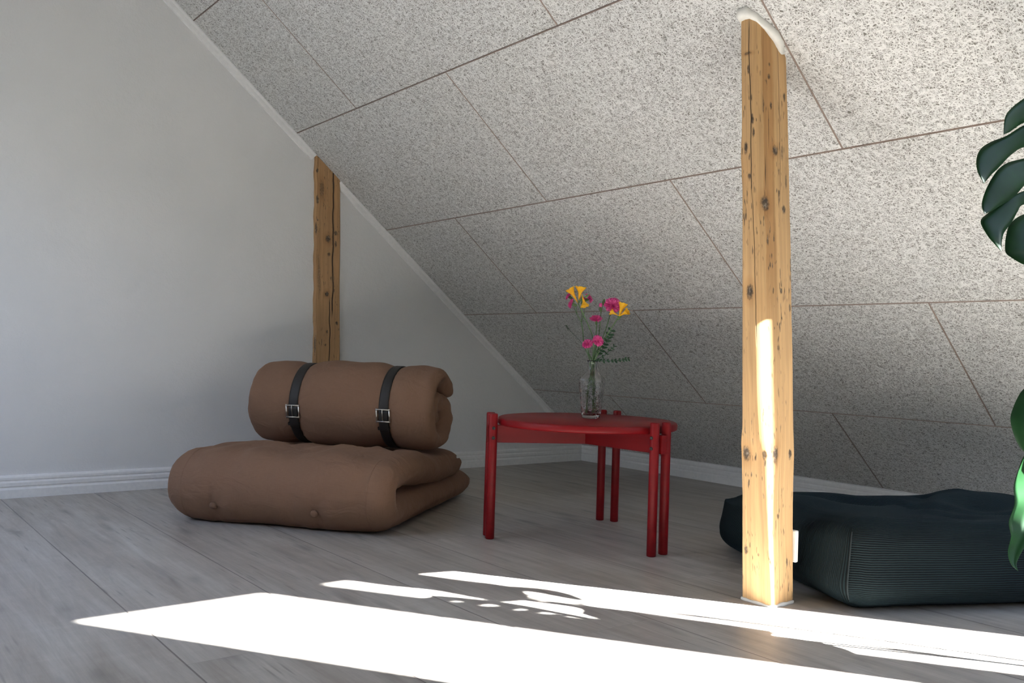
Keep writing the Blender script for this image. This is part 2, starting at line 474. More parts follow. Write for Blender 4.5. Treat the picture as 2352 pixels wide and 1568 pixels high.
# screw heads near the joints
for (x, s) in [(1.14, SE+.03), (1.26, SE+.03), (1.74, SE+.03), (1.86, SE+.03), (.55, SE+.57), (.65, SE+.57), (1.14, SE+.63), (1.76, SE+1.17), (1.86, SE+1.17), (1.14, SE+1.23), (1.24, SE+1.23), (.52, SE+1.83), (.61, SE+1.83), (1.73, SE+1.83), (1.82, SE+1.83), (2.34, SE+1.23), (2.43, SE+1.23), (2.33, SE+1.17), (2.44, SE+1.17), (2.36, SE+.63), (2.24, SE+.03), (2.34, SE+.57)]:
    if x > border(-s*CT)-.04: continue
    ring = [(x+.0045*cos(k*pi/5), s+.0045*sin(k*pi/5)) for k in range(10)]
    cface(ring[::-1], [-.0012]*10, 3)
o = mesh_obj('ceiling', cv, cf, None, None, False, uvs=cuv, mats=[WOOL, GAP, GAPD, TRIM], fmat=cm); struct(o)
# roof deck above the panels, opposite slope, dormer shell
def slab(name, pts, thick, mat, openings=None):
    m = MB(); n = len(pts); nn = (Vector(pts[1])-Vector(pts[0])).cross(Vector(pts[2])-Vector(pts[0])).normalized()
    v = [Vector(p) for p in pts]; m.add(v + [p+nn*thick for p in v], [tuple(range(n)), tuple(range(2*n-1, n-1, -1))] + [(k, (k+1)%n+0, (k+1)%n+n, k+n) for k in range(n)])
    ob = mesh_obj(name, m.v, m.f, mat, None, False, uvs=[(p[0], p[1]) for p in m.v]); struct(ob); return ob
zr = zc(RIDGE)
def zo(y): return zr - (RIDGE - y)*TT       # opposite slope
YB = RIDGE*2 - .0
# opposite slope with a roof-window opening (x .75-1.55, y -5.3 .. -4.35)
def opp(x, y, d=0): return (x, y - d*ST, zo(y) + d*CT)
def frame_slab(name, x0, x1, y0, y1, holes, mat):
    """sloped panel on the opposite roof built from strips round the holes"""
    xs = sorted({x0, x1, *[h[0] for h in holes], *[h[1] for h in holes]}); ys = sorted({y0, y1, *[h[2] for h in holes], *[h[3] for h in holes]})
    m = MB()
    for a, b in zip(xs, xs[1:]):
        for c, d in zip(ys, ys[1:]):
            if any(h[0] <= a and b <= h[1] and h[2] <= c and d <= h[3] for h in holes): continue
            q = [opp(a, c), opp(b, c), opp(b, d), opp(a, d)]; r = [opp(a, c, .16), opp(b, c, .16), opp(b, d, .16), opp(a, d, .16)]
            m.add(q+r, [(0,1,2,3),(7,6,5,4),(0,4,5,1),(1,5,6,2),(2,6,7,3),(3,7,4,0)])
    ob = mesh_obj(name, m.v, m.f, mat, None, False, uvs=[(p[0], p[1]) for p in m.v]); struct(ob); return ob
SKY = [(.65, 1.70, -4.40, -3.45)]
frame_slab('ceiling', -.1, XW+.1, YB, RIDGE, SKY, WOOL)
# roof skin over the near slope (light tight)
rs = clip([(-.1, -.05), (9, -.05), (9, smax+.1), (-.1, smax+.1)], 1, -.378*CT, 2.919-.378*1.543-.07)
m = MB(); n = len(rs); v0 = [P3(x, s, .0085) for x, s in rs]; v1 = [P3(x, s, .15) for x, s in rs]
m.add(v0+v1, [tuple(range(n)), tuple(range(2*n-1, n-1, -1))]+[(k, (k+1)%n, (k+1)%n+n, k+n) for k in range(n)])
struct(m.build('ceiling', WALL, None, False))
# unseen dormer, shaped to let the sun in: flat ceiling, cheek above the slope edge, knee wall
DZ = 2.62
m = MB(); m.box((2.2, RIDGE, DZ), (XW+.1, .0, DZ+.12)); struct(m.build('ceiling', WALL, None, False))
e0, e1 = (border(0), 0.0), (border(RIDGE), RIDGE)
m = MB(); v = [(e0[0], e0[1], zc(e0[1])), (e1[0], e1[1], zc(e1[1])), (e1[0], e1[1], DZ), (e0[0], e0[1], DZ)]
v += [(p[0]-.04, p[1], p[2]+.06) for p in v]
m.add(v, [(0,1,2,3),(7,6,5,4),(0,4,5,1),(1,5,6,2),(2,6,7,3),(3,7,4,0)]); 
struct(m.build('wall_dormer', WALL, None, False))
m = MB(); m.box((e1[0]-.12, RIDGE-.09, zr-.12), (XW+.1, RIDGE, DZ+.1)); struct(m.build('wall_dormer', WALL, None, False))
m = MB(); m.box((e0[0]-.1, 0.0, -.05), (XW+.1, .12, DZ+.1)); struct(m.build('wall_front', WALL, None, False))

# ---- gable wall left (pentagon)
m = MB(); yk = YB
prof = [(.1, -.05), (.1, zc(.1)), (0, zc(0)), (RIDGE, zr), (yk, zo(yk)), (yk-.1, zo(yk-.1)), (yk-.1, -.05)]
prof = [(.16, -.05), (.16, zc(.16)+.2), (RIDGE, zr+.25), (yk-.16, zo(yk-.16)+.2), (yk-.16, -.05)]
n = len(prof); m.add([(0, y, z) for y, z in prof]+[(-.16, y, z) for y, z in prof], [tuple(range(n)), tuple(range(2*n-1, n-1, -1))]+[(k, k+n, (k+1)%n+n, (k+1)%n) for k in range(n)])
struct(m.build('wall_left', WALL, None, False))
# ---- knee walls
m = MB(); m.box((-.05, 0, -.05), (e0[0], .1, zc(0)+.02)); struct(m.build('wall_back', WALL, None, False))
m = MB(); m.box((-.05, yk-.12, -.05), (XW+.1, yk, .25)); struct(m.build('wall_near', WALL, None, False))

# ---- gable wall right with two tall casements
SUNAZ = .640                                # dy/dx of the sun's ground track
FX = 1.70; DX = XW - FX
A0, A1 = -1.512, -1.073
B0, B1 = -.950, -.588
ZS, ZH = .42, 2.445
# both casements share the wall; the opening edges follow the panes
def wall_with_holes(name, x0, x1, ys, zs, holes, mat):
    Y = sorted({*ys, *[h[0] for h in holes], *[h[1] for h in holes]}); Z = sorted({*zs, *[h[2] for h in holes], *[h[3] for h in holes]})
    m = MB()
    for a, b in zip(Y, Y[1:]):
        for c, d in zip(Z, Z[1:]):
            if any(h[0] <= a and b <= h[1] and h[2] <= c and d <= h[3] for h in holes): continue
            m.box((x0, a, c), (x1, b, d))
    ob = m.build(name, mat, None, False); struct(ob); return ob
FWD = .05
HO = [(A0-FWD, A1+FWD, ZS-FWD, ZH+FWD), (B0-FWD, B1+FWD, ZS-FWD, ZH+FWD)]
wall_with_holes('wall_right', XW+.02, XW+.06, (yk, .0), (-.05, 3.0), HO, WALL)
def casement(name, y0, y1, z0, z1):
    r = empty(name, (XW, (y0+y1)/2, z0)); struct(r); cy = (y0+y1)/2
    m = MB()
    for a in (((-.0), y0-FWD-cy, -FWD), 0), : pass
    w = FWD
    m.box((-.015, y0-w-cy, -w), (.045, y0-cy, z1-z0+w)); m.box((-.015, y1-cy, -w), (.045, y1+w-cy, z1-z0+w))
    m.box((-.015, y0-cy, -w), (.045, y1-cy, 0)); m.box((-.015, y0-cy, z1-z0), (.045, y1-cy, z1-z0+w))
    f = m.build('window_frame', TRIM, r, False); f['kind'] = 'structure'
    m = MB(); m.box((.012, y0-cy, 0), (.016, y1-cy, z1-z0)); g = m.build('window_pane', PANE, r, False); g['kind'] = 'structure'
casement('window_1', A0, A1, ZS, ZH); casement('window_2', B0, B1, ZS, ZH)
# roof window on the opposite slope
h = SKY[0]
r = empty('window_3', ((h[0]+h[1])/2, (h[2]+h[3])/2, zo((h[2]+h[3])/2))); struct(r); L0 = Vector(r.location)
m = MB()
for (a, b, c, d) in [(h[0], h[0]+.06, h[2], h[3]), (h[1]-.06, h[1], h[2], h[3]), (h[0]+.06, h[1]-.06, h[2], h[2]+.05), (h[0]+.06, h[1]-.06, h[3]-.05, h[3])]:
    q = [Vector(opp(*p, e))-L0 for e in (.05, .15) for p in ((a, c), (b, c), (b, d), (a, d))]
    m.add(q, [(0,1,2,3),(7,6,5,4),(0,4,5,1),(1,5,6,2),(2,6,7,3),(3,7,4,0)])
m.build('window_frame', TRIM, r, False)['kind'] = 'structure'
m = MB(); a, b, c, d = h[0]+.06, h[1]-.06, h[2]+.05, h[3]-.05
q = [Vector(opp(*p, e))-L0 for e in (.10, .104) for p in ((a, c), (b, c), (b, d), (a, d))]
m.add(q, [(0,1,2,3),(7,6,5,4),(0,4,5,1),(1,5,6,2),(2,6,7,3),(3,7,4,0)])
m.build('window_pane', PANE, r, False)['kind'] = 'structure'

# ---- baseboards (stepped profile) and raking trim
def profile_strip(name, prof, p0, p1, out, up, mat):
    """prof: (outward, upward) points; extruded p0 -> p1"""
    p0, p1, out, up = Vector(p0), Vector(p1), Vector(out), Vector(up); n = len(prof); m = MB()
    v = [p + out*a + up*b for p in (p0, p1) for a, b in prof]
    m.add(v, [tuple(range(n)), tuple(range(2*n-1, n-1, -1))] + [(k, (k+1)%n, (k+1)%n+n, k+n) for k in range(n)])
    ob = m.build(name, mat, None, False); struct(ob); return ob
def bprof(h):
    s = h/.08
    pts = [(0, 0), (.016, 0), (.016, .030*s), (.012, .036*s), (.0115, .040*s), (.0145, .042*s), (.0145, .054*s), (.0105, .059*s), (.010, .062*s), (.0125, .064*s), (.0125, .072*s), (.009, .0785*s), (.006, .080*s), (0, .080*s)]
    return pts
profile_strip('baseboard_left', bprof(.083), (0, 0.0, 0), (0, yk, 0), (1, 0, 0), (0, 0, 1), TRIM)
profile_strip('baseboard_back', bprof(.0835), (0, 0, 0), (e0[0], 0, 0), (0, -1, 0), (0, 0, 1), TRIM)
sdir = Vector((0, -CT, ST)); dn = Vector((0, -ST, -CT))
rp = [(0, 0), (.020, 0), (.020, .004), (.014, .011), (.011, .022), (.008, .028), (0, .030)]
for nm, s0, s1 in (('trim_1', .085, (1.566)/CT), ('trim_2', 1.69/CT, smax)):
    profile_strip(nm, rp, Vector((0, 0, H0)) + sdir*s0, Vector((0, 0, H0)) + sdir*s1, (1, 0, 0), dn, TRIM)

# ------------------------------------------------------------------ timber posts
def post(name, section, zlist, ztop, mat, loc, extra=None):
    """section(z)->list of (x,y,u); top cut to the slope"""
    m = MB(); uvs = []; P = []
    for z in zlist:
        sec = section(z); P.append([(x, y, z) for x, y, u in sec]); uvs.append([(u, z) for x, y, u in sec])
    n = len(P[0]); v = []; uv = []
    for i, r in enumerate(P):
        for j, (x, y, z) in enumerate(r):
            if i == len(P)-1: z = ztop(x + loc[0], y + loc[1])
            v.append((x, y, z)); uv.append((uvs[i][j][0], z))
    f = []; 
    for i in range(len(P)-1):
        for j in range(n):
            j2 = (j+1) % n; f.append((i*n+j, i*n+j2, (i+1)*n+j2, (i+1)*n+j))
    f.append(tuple(range(n-1, -1, -1))); f.append(tuple((len(P)-1)*n+j for j in range(n)))
    luv = []
    for q in f:
        us = [uv[k] for k in q]
        if max(a for a, b in us) - min(a for a, b in us) > .2: us = [(a+.4 if a < .1 else a, b) for a, b in us]
        luv += us
    me_o = mesh_obj(name, v, f, mat, None, True, uvs=luv)
    me_o.location = loc; sharp(me_o, 24); return me_o

PX, PYY = 2.370, -1.5765
def gauss(z, c, w): return exp(-((z-c)/w)**2)
# hand-hewn section by height: z, front corner x, y, width of the hewn bevel, left x, back y, growth of the second bevel
PT = [(0.000,2.4117,-1.6172,0.0021,2.3249,-1.5292,0.0000),(0.020,2.4111,-1.6176,0.0024,2.3248,-1.5290,0.0000),(0.060,2.4095,-1.6186,0.0030,2.3245,-1.5286,0.0000),
        (0.100,2.4078,-1.6197,0.0043,2.3244,-1.5282,0.0000),(0.150,2.4055,-1.6212,0.0053,2.3245,-1.5275,0.0104),(0.200,2.4032,-1.6227,0.0064,2.3245,-1.5270,0.0686),
        (0.250,2.4015,-1.6238,0.0075,2.3245,-1.5276,0.1676),(0.300,2.4004,-1.6245,0.0104,2.3237,-1.5286,0.2955),(0.330,2.4003,-1.6246,0.0122,2.3229,-1.5296,0.3810),
        (0.360,2.4002,-1.6246,0.0139,2.3221,-1.5305,0.4700),(0.390,2.3993,-1.6252,0.0246,2.3259,-1.5330,0.5599),(0.420,2.3980,-1.6261,0.0254,2.3297,-1.5356,0.6480),
        (0.460,2.3961,-1.6273,0.0266,2.3304,-1.5375,0.7583),(0.500,2.3942,-1.6285,0.0278,2.3305,-1.5390,0.8548),(0.550,2.3922,-1.6299,0.0281,2.3301,-1.5402,0.9467),
        (0.600,2.3903,-1.6311,0.0284,2.3294,-1.5413,0.9953),(0.650,2.3882,-1.6325,0.0281,2.3287,-1.5425,1.0000),(0.700,2.3860,-1.6339,0.0278,2.3279,-1.5439,1.0000),
        (0.750,2.3839,-1.6352,0.0278,2.3272,-1.5442,1.0000),(0.800,2.3818,-1.6366,0.0278,2.3265,-1.5445,1.0000),(0.850,2.3797,-1.6380,0.0278,2.3259,-1.5447,1.0000),
        (0.900,2.3776,-1.6394,0.0278,2.3252,-1.5455,1.0000),(0.950,2.3754,-1.6407,0.0278,2.3245,-1.5468,1.0000),(1.000,2.3733,-1.6421,0.0278,2.3238,-1.5482,1.0000),
        (1.050,2.3716,-1.6432,0.0278,2.3204,-1.5497,1.0000),(1.090,2.3703,-1.6441,0.0278,2.3177,-1.5510,1.0000),(1.115,2.3694,-1.6446,0.0278,2.3177,-1.5518,1.0000),
        (1.140,2.3686,-1.6452,0.0278,2.3193,-1.5526,1.0000),(1.170,2.3674,-1.6460,0.0278,2.3195,-1.5536,1.0000),(1.200,2.3662,-1.6467,0.0278,2.3188,-1.5547,1.0000),
        (1.250,2.3642,-1.6480,0.0278,2.3176,-1.5566,1.0000),(1.300,2.3623,-1.6493,0.0278,2.3164,-1.5585,1.0000),(1.350,2.3605,-1.6505,0.0278,2.3145,-1.5607,1.0000),
        (1.400,2.3587,-1.6516,0.0278,2.3126,-1.5634,1.0000),(1.440,2.3579,-1.6521,0.0278,2.3114,-1.5664,1.0000)]
def psec(z):
    z = min(max(z, PT[0][0]), PT[-1][0]); i = 0
    while i < len(PT)-2 and PT[i+1][0] < z: i += 1
    a, b = PT[i], PT[i+1]; t = smooth01((z-a[0])/(b[0]-a[0])); _, fx, fy, w, lx, ry, k = [p + (q-p)*t for p, q in zip(a, b)]
    c, s = cos(radians(48)), sin(radians(48))
    ax, ay = fx - w*c, fy - w*s; bx, by = fx + .010*k + .0005, fy + .033*k + .001
    def bow(q): return (ax + (fx-ax)*q + .0016*sin(pi*q)*w/.028, ay + (fy-ay)*q - .0016*sin(pi*q)*w/.028)
    m1, m2 = bow(.3), bow(.65)
    sec = [(lx, ay+.004), (lx+.004, ay), (ax, ay), m1, m2, (fx, fy), (bx, by), (bx, ry-.004), (bx-.004, ry), (lx+.004, ry), (lx, ry-.004)]
    D = [0]
    for p, q in zip(sec, sec[1:]): D.append(D[-1] + sqrt((p[0]-q[0])**2 + (p[1]-q[1])**2))
    return [(x-PX, y-PYY, d - D[5] + .0865) for (x, y), d in zip(sec, D)]
kn = [(.045, .755, .010, .019, 1), (.0215, .362, .012, .019, 1), (.052, 1.035, .006, .008, .9), (.090, .968, .012, .019, 1), (.153, .960, .008, .011, .95),
      (.1225, 1.100, .010, .013, .95), (.1025, .366, .010, .019, 1), (.1605, .362, .008, .014, .95), (.0725, .362, .006, .011, .8), (.134, .760, .006, .008, .9),
      (.168, .72, .005, .010, .8), (.016, .125, .006, .012, .85), (.054, 1.295, .004, .012, .85), (.108, 1.28, .004, .007, .8), (.118, .62, .004, .008, .7),
      (.052, 1.335, .010, .004, .7), (.118, .215, .005, .008, .8), (.150, .10, .004, .012, .85), (.062, 1.17, .004, .010, .95), (.064, 1.14, .003, .012, .95), (.164, 1.24, .005, .012, .85), (.042, 1.105, .006, .016, .95), (.052, .12, .0035, .004, .7),
      (.112, 1.21, .003, .010, .95), (.110, 1.31, .0025, .005, .8), (.095, .88, .003, .014, .8), (.10, .82, .003, .008, .8), (.15, 1.10, .006, .022, .5), (.165, 1.03, .004, .02, .7)]
ck = [(.058, .98, 1.43, .0013, .012), (.060, .62, 1.0, .0008, .010), (.142, .98, 1.38, .0008, .010), (.104, 1.10, 1.21, .0007, .004), (.093, 1.0, 1.09, .0012, .003), (.120, .0, .35, .0005, .015)]
T1 = m_timber('old pine timber', (.575, .36, .17), kn, ck, seed=1.3, band=(.088, .120, .60))
zl = [i*.02 for i in range(68)] + [1.40]
tp = post('timber_post', psec, zl, lambda x, y: zc(y) - .001, T1, (PX, PYY, 0))
tag(tp, 'freestanding square timber post at right, knotty pine with a sunlit edge', 'post', )
def collar(name, loops, rad, parent, mat=SEAL, seed=0):
    m = MB(); n = len(loops); P = []
    for i, (p, outv, upv) in enumerate(loops):
        p, outv, upv = Vector(p), Vector(outv), Vector(upv)
        r = rad*(1 + .55*(noise.noise(Vector((i*.37+seed, seed, 2.2)))))
        P.append([p + outv*r*cos(a) + upv*r*sin(a) for a in [pi*2*k/8 for k in range(8)]])
    m.grid(P, closed_u=True, closed_v=True)
    return m.build(name, mat, parent)
def ring_of(z, per=10, ztop=None, ex=0.0):
    sec = [(x, y) for x, y, u in psec(z)]; idx = [0, 1, 2, 5, 6, 7, 8, 9, 10]; cor = [sec[i] for i in idx]; pts = []
    cx = sum(p[0] for p in cor)/len(cor); cy = sum(p[1] for p in cor)/len(cor)
    for i in range(len(cor)):
        a, b = cor[i], cor[(i+1) % len(cor)]; L = sqrt((a[0]-b[0])**2+(a[1]-b[1])**2); k = max(1, int(L/.008))
        for j in range(k):
            t = j/k; x, y = a[0]+(b[0]-a[0])*t, a[1]+(b[1]-a[1])*t
            d = Vector((x-cx, y-cy, 0)); m_ = max(abs(d.x), abs(d.y)); nn = Vector((d.x if abs(d.x) > m_*.93 else 0, d.y if abs(d.y) > m_*.93 else 0, 0)).normalized()
            pts.append((Vector((x, y, 0)) + nn*ex, nn))
    return pts
lp = [((p.x, p.y, .001), nn, (0, 0, 1)) for p, nn in ring_of(0.0)]
collar('sealant_bead', lp, .0052, tp, seed=3)
lp = []
for p, nn in ring_of(1.40, ex=.002):
    z = zc(p.y + PYY); lp.append(((p.x, p.y, z-.003), nn + Vector((0, 0, -nn.y*TT)), dn))
collar('sealant_bead', lp, .0125, tp, seed=9)
# screw/nail heads in the post
# socket plate behind
m = MB(); m.box((-.04, 0, 0), (.04, .012, .078)); sp = bevel_obj(m.build('socket_plate', PLASTIC, None, False), .003, 3)
sp.location = (2.3725, -1.5272, .096); tag(sp, 'small white electrical socket plate low on the back of the freestanding post', 'socket')

# wall post
def wsec(z):
    t = (z-.5)/.9; y0 = -1.664 - .028*t + .0015*sin(z*31) + .0012*sin(z*67+1); y1 = -1.538 - .028*t + .001*sin(z*13)
    fx = .018 + .002*sin(z*4)
    sec = [(.0005, y0-.001), (fx-.006, y0), (fx, y0+.006), (fx+.001, y0+.04), (fx+.001, y1-.045), (fx, y1-.007), (fx-.007, y1), (.0005, y1)]
    out = []; u = 0; prev = None
    for x, y in sec:
        if prev: u += sqrt((x-prev[0])**2 + (y-prev[1])**2)
        out.append((x, y+1.6, u)); prev = (x, y)
    return out
b0 = .012
kn = [(b0+.010, 1.38, .006, .012, 1), (b0+.008, 1.25, .007, .022, .9), (b0+.062, 1.08, .014, .018, 1), (b0+.100, 1.11, .009, .012, .9), (b0+.100, 1.06, .006, .016, .9), (b0+.068, 1.01, .008, .010, .8),
      (b0+.058, .83, .011, .013, 1), (b0+.110, .70, .007, .009, .95), (b0+.06, .66, .005, .008, .9), (b0+.02, .90, .008, .10, .45), (b0+.03, 1.30, .012, .04, .55), (b0+.004, 1.12, .006, .03, .9), (b0+.003, .60, .006, .05, .8), (b0+.012, 1.16, .004, .006, .9), (b0+.055, .60, .005, .006, .8), (b0+.085, 1.33, .005, .03, .5)]
ck = [(b0+.088, .72, 1.45, .0036, .012), (b0+.075, .30, .83, .0026, .014)]
T2 = m_timber('old dark pine timber', (.43, .255, .122), kn, ck, seed=5.1)
wp = post('timber_post', wsec, [i*.025 for i in range(58)] + [1.44], lambda x, y: zc(y) - .001, T2, (0, -1.6, 0))
tag(wp, 'darker cracked timber post set into the white gable wall behind the brown futon', 'post')

# ------------------------------------------------------------------ sheet generator (folded / rolled mattress)
def sheet(path, a, bfun, fdisp=None, nw=44, nc=9, endn=6):
    """path: list of (v,z,Tv,Tz). Cross section: flat with round sides. returns MB with uv"""
    m = MB(); P = []; UV = []
    # cumulative length
    S = [0]
    for i in range(1, len(path)): S.append(S[-1] + sqrt((path[i][0]-path[i-1][0])**2 + (path[i][1]-path[i-1][1])**2))
    st = []
    b0 = bfun(0, 0); bn = bfun(S[-1], 0)
    for k in range(endn, 0, -1):
        q = k/endn*pi/2*.98; v, z, tv, tz = path[0]; st.append((v - tv*b0*sin(q), z - tz*b0*sin(q), tv, tz, S[0]-b0*q, cos(q)))
    for p, s in zip(path, S): st.append((*p, s, 1.0))
    for k in range(1, endn+1):
        q = k/endn*pi/2*.98; v, z, tv, tz = path[-1]; st.append((v + tv*bn*sin(q), z + tz*bn*sin(q), tv, tz, S[-1]+bn*q, cos(q)))
    for (v, z, tv, tz, s, sc) in st:
        nv, nz = -tz, tv; row = []; ruv = []
        def addp(w, n, tt):
            b = bfun(min(max(s, 0), S[-1]), w)*sc
            d = n*b
            q = Vector((w, v + nv*d, z + nz*d))
            if fdisp: q = fdisp(q, s, w, n, Vector((0, nv, nz)), sc)
            row.append(q); ruv.append((tt, s))
        bb = bfun(min(max(s, 0), S[-1]), a)*1.0
        ae = a - bb
        for k in range(nw+1): addp(-ae + 2*ae*k/nw, 1, -ae + 2*ae*k/nw)
        for k in range(1, nc):
            q = pi/2 - pi*k/nc; row_w = ae + bb*cos(q)*(sc*.5+.5)
            addp(row_w, sin(q), row_w + .0)
        for k in range(nw+1): addp(ae - 2*ae*k/nw, -1, ae - 2*ae*k/nw)
        for k in range(1, nc):
            q = -pi/2 - pi*k/nc; row_w = -ae + bb*cos(q)*(sc*.5+.5)
            addp(row_w, sin(q), row_w)
        P.append(row); UV.append(ruv)
    m.grid(P, closed_v=True)
    n = len(P[0]); m.f.append(tuple(range(n-1, -1, -1))); m.f.append(tuple((len(P)-1)*n+k for k in range(n)))
    uv = [q for r in UV for q in r]
    return m, uv, S[-1]

def path_from(pts):
    out = []
    for i, p in enumerate(pts):
        a, b = pts[max(i-1, 0)], pts[min(i+1, len(pts)-1)]; d = sqrt((b[0]-a[0])**2 + (b[1]-a[1])**2)
        out.append((p[0], p[1], (b[0]-a[0])/d, (b[1]-a[1])/d))
    return out

fut = empty('futon_chair', (.93, -2.177, 0), atan2(.616, .788))
tag(fut, 'brown fabric futon chair, folded mattress seat with a strapped rolled backrest', 'futon chair')
BZ = .057
pts = []
for k in range(30): pts.append((.775 - .775*k/30, BZ + .004*smooth01((.15-(.775-.775*k/30))/.15)))
NZ, NR = .120, .060
for k in range(15):
    q = -pi/2 - pi*k/14; pts.append((-.012 + (NR)*cos(q)*1.05, NZ + NR*sin(q)))
for k in range(1, 30):
    v = .655*k/29; pts.append((v, .180 + .006*sin(min(1, v/.3)*pi) - .034*smooth01((v-.12)/.4)))
pth = path_from(pts)
S_top = [0]
for i in range(1, len(pts)): S_top.append(S_top[-1] + sqrt((pts[i][0]-pts[i-1][0])**2 + (pts[i][1]-pts[i-1][1])**2))
LT = S_top[-1]; s_f0 = .775; s_f1 = s_f0 + pi*NR
AW = .385
def fb(s, w):
    b = .060
    if s < s_f0: b = .0565
    b += .004*cos(w/AW*pi*.5)
    b *= 1 - .25*smooth01((abs(w)-.30)/.09)*(1 if s < s_f0-.1 or s > s_f1+.1 else .35)
    if s > LT-.35: b -= .004
    return b
tufts = [(-.14, s_f1+.26), (.19, s_f1+.27)]
btn = [(-.205, s_f0+.080), (.150, s_f0+.076)]
def fdisp(q, s, w, n, N, sc):
    d = 0
    for (tw, ts) in tufts:
        rx, ry = (w-tw), (s-ts); r = sqrt((rx/1.0)**2 + ry**2); a = atan2(ry, rx)
    if n > 0:      # outer face
        for (tw, ts) in tufts:
            rx, ry = w-tw, s-ts; r = sqrt(rx*rx*.55 + ry*ry); a = atan2(ry, rx)
            d -= .026*exp(-(r/.055)**2) + .0060*exp(-(r/.17)**2)*(cos(a*5+tw*9) + .6*cos(a*9+tw*31))
        for (tw, ts) in btn:
            rx, ry = w-tw, s-ts; r = sqrt(rx*rx + ry*ry)
            d -= .009*exp(-(r/.030)**2) + .0022*exp(-(r/.10)**2)*cos(atan2(ry, rx)*5 + tw*17)
        d += .0060*noise.noise(Vector((w*6, s*2.6, 1.7))) + .0026*noise.noise(Vector((w*19 + s*4, s*4, 4.1)))
        # pulled folds running over the nose
        fl_ = exp(-((s-(s_f1+.02))/.16)**2)
        d += .0100*fl_*sin(w*34 + 10*noise.noise(Vector((w*4, s*4, 0))) + s*9) * (.35 + .9*noise.noise(Vector((w*3.1, 0, 8))))
        d += .006*cos((w-.02)/.165*pi)*exp(-((s-(s_f1+.12))/.22)**2)*(-1)
        if s < s_f0-.05: d = max(d, -.003)*.2
    side = smooth01((abs(w)-.335)/.04)
    q = q + N*d*sc
    # puckers along the piped side edges
    q.x += (.0045*noise.noise(Vector((s*13, 2.0*(1 if w > 0 else -1), n*1.5))) + .003*noise.noise(Vector((s*34, n*2.5, 7))))*side*(1 if w > 0 else -1)
    if s_f0-.02 < s < s_f1+.04: q.x += side*.012*(1 if w > 0 else -1)*sin((s-s_f0+.02)/(s_f1-s_f0+.06)*pi)
    if q.z < .0015: q.z = .0015
    return q
m, uv, _ = sheet(pth, AW, fb, fdisp, nw=72, nc=11)
mesh_obj('seat_mattress', m.v, m.f, FAB, fut, True, uvs=uv)
# piping seams down both ends of the front fold
for sgn in (-1, 1):
    pp = []
    for i in range(len(pts)):
        if S_top[i] < s_f0-.02 or S_top[i] > s_f1+.10: continue
        v, z, tv, tz = pth[i]; w = sgn*.322; b = fb(S_top[i], w); N = Vector((0, -tz, tv))
        q = fdisp(Vector((w, v - tz*b, z + tv*b)), S_top[i], w, 1, N, 1.0); q -= N*(.0010 if S_top[i] < s_f1+.05 else .0024)
        pp.append(q)
    mb = MB(); mb.tube(pp, .0022, 6); mb.build('piping', FAB, fut)
# buttons on the front
for (bw, bs_) in btn:
    i = min(range(len(pts)), key=lambda j: abs(S_top[j]-bs_)); v, z, tv, tz = pth[i]; N = Vector((0, -tz, tv)); b = fb(bs_, bw)
    c = fdisp(Vector((bw, v, z)) + N*b, bs_, bw, 1, N, 1.0) + N*.001
    mb = lathe([(.0, -.004), (.010, -.002), (.0125, .002), (.0115, .006), (.007, .0085), (.001, .0092)], 20)
    R = N.to_track_quat('Z', 'Y').to_matrix(); mb.v = [tuple(c + R @ Vector(p)) for p in mb.v]
    mesh_obj('button', mb.v, mb.f, FAB, fut, True, uvs=[(p[0], p[1]) for p in mb.v])
# white tag at the back end
mb = MB(); mb.box((.372, .648, .150), (.3735, .690, .182)); mb.build('fabric_tag', TAGM, fut, False)

# rolled backrest
RV, RZ, RO = .480, .372, .160
bR = .041; rc0 = RO - bR
def rc(th):
    if th < 1.58*pi: return rc0
    if th < 2.08*pi: return rc0 + (.030-rc0)*smooth01((th-1.58*pi)/(.50*pi))
    return .030 - .004*(th-2.08*pi)/pi
NTH = 120; THM = 3.0*pi; TH0 = radians(38)
pr = []
for k in range(NTH+1):
    th = THM*k/NTH; r_ = rc(th); an = TH0 + th
    pr.append((RV + r_*cos(an), RZ + r_*sin(an)))
pth2 = path_from(pr)
SR = [0]
for i in range(1, len(pr)): SR.append(SR[-1] + sqrt((pr[i][0]-pr[i-1][0])**2 + (pr[i][1]-pr[i-1][1])**2))
STR = (-.170, .188)
AR = .368
def rb(s, w):
    b = bR
    if w > .26: b *= 1 - .20*smooth01((w-.26)/.10)
    if w < -.26: b *= 1 - .20*smooth01((-w-.26)/.10)
    return b
def rdisp(q, s, w, n, N, sc):
    dv = Vector((0, q.y-RV, q.z-RZ)); r = dv.length
    if r > .09:
        k = r/RO
        dd = 0
        for sw in STR: dd -= .013*exp(-((w-sw)/.036)**2)
        dd += .007*sin((w-STR[0])/(STR[1]-STR[0])*pi)*(1 if STR[0] < w < STR[1] else 0)
        an = atan2(dv.z, dv.y)
        dd -= .010*exp(-((w-.03)/.03)**2 - ((an-1.62)/.20)**2)      # tuft on top
        cl = 1 - max(exp(-((w-sw)/.034)**2) for sw in STR)
        dd += cl*(.0050*noise.noise(Vector((w*7, an*1.2, 3))) + .0024*noise.noise(Vector((w*24, an*1.6, 9))))
        for sw in STR: dd += .0040*exp(-((abs(w-sw)-.03)/.02)**2)*noise.noise(Vector((an*14, w*8, 5)))
        q = q + dv.normalized()*dd*k
    side = smooth01((abs(w)-.325)/.04)
    q.x += (.006*noise.noise(Vector((s*12, (1 if w > 0 else -1)*2, n*1.6))) + .004*noise.noise(Vector((s*33, n*2, 3))))*side
    # ends dish in a little towards the core
    q.x -= (1 if w > 0 else -1)*side*.022*max(0, 1 - r/.10)
    # flattened where it rests on the seat
    zf = .2185
    if q.z < zf: q.z = zf - (zf-q.z)*.12
    return q
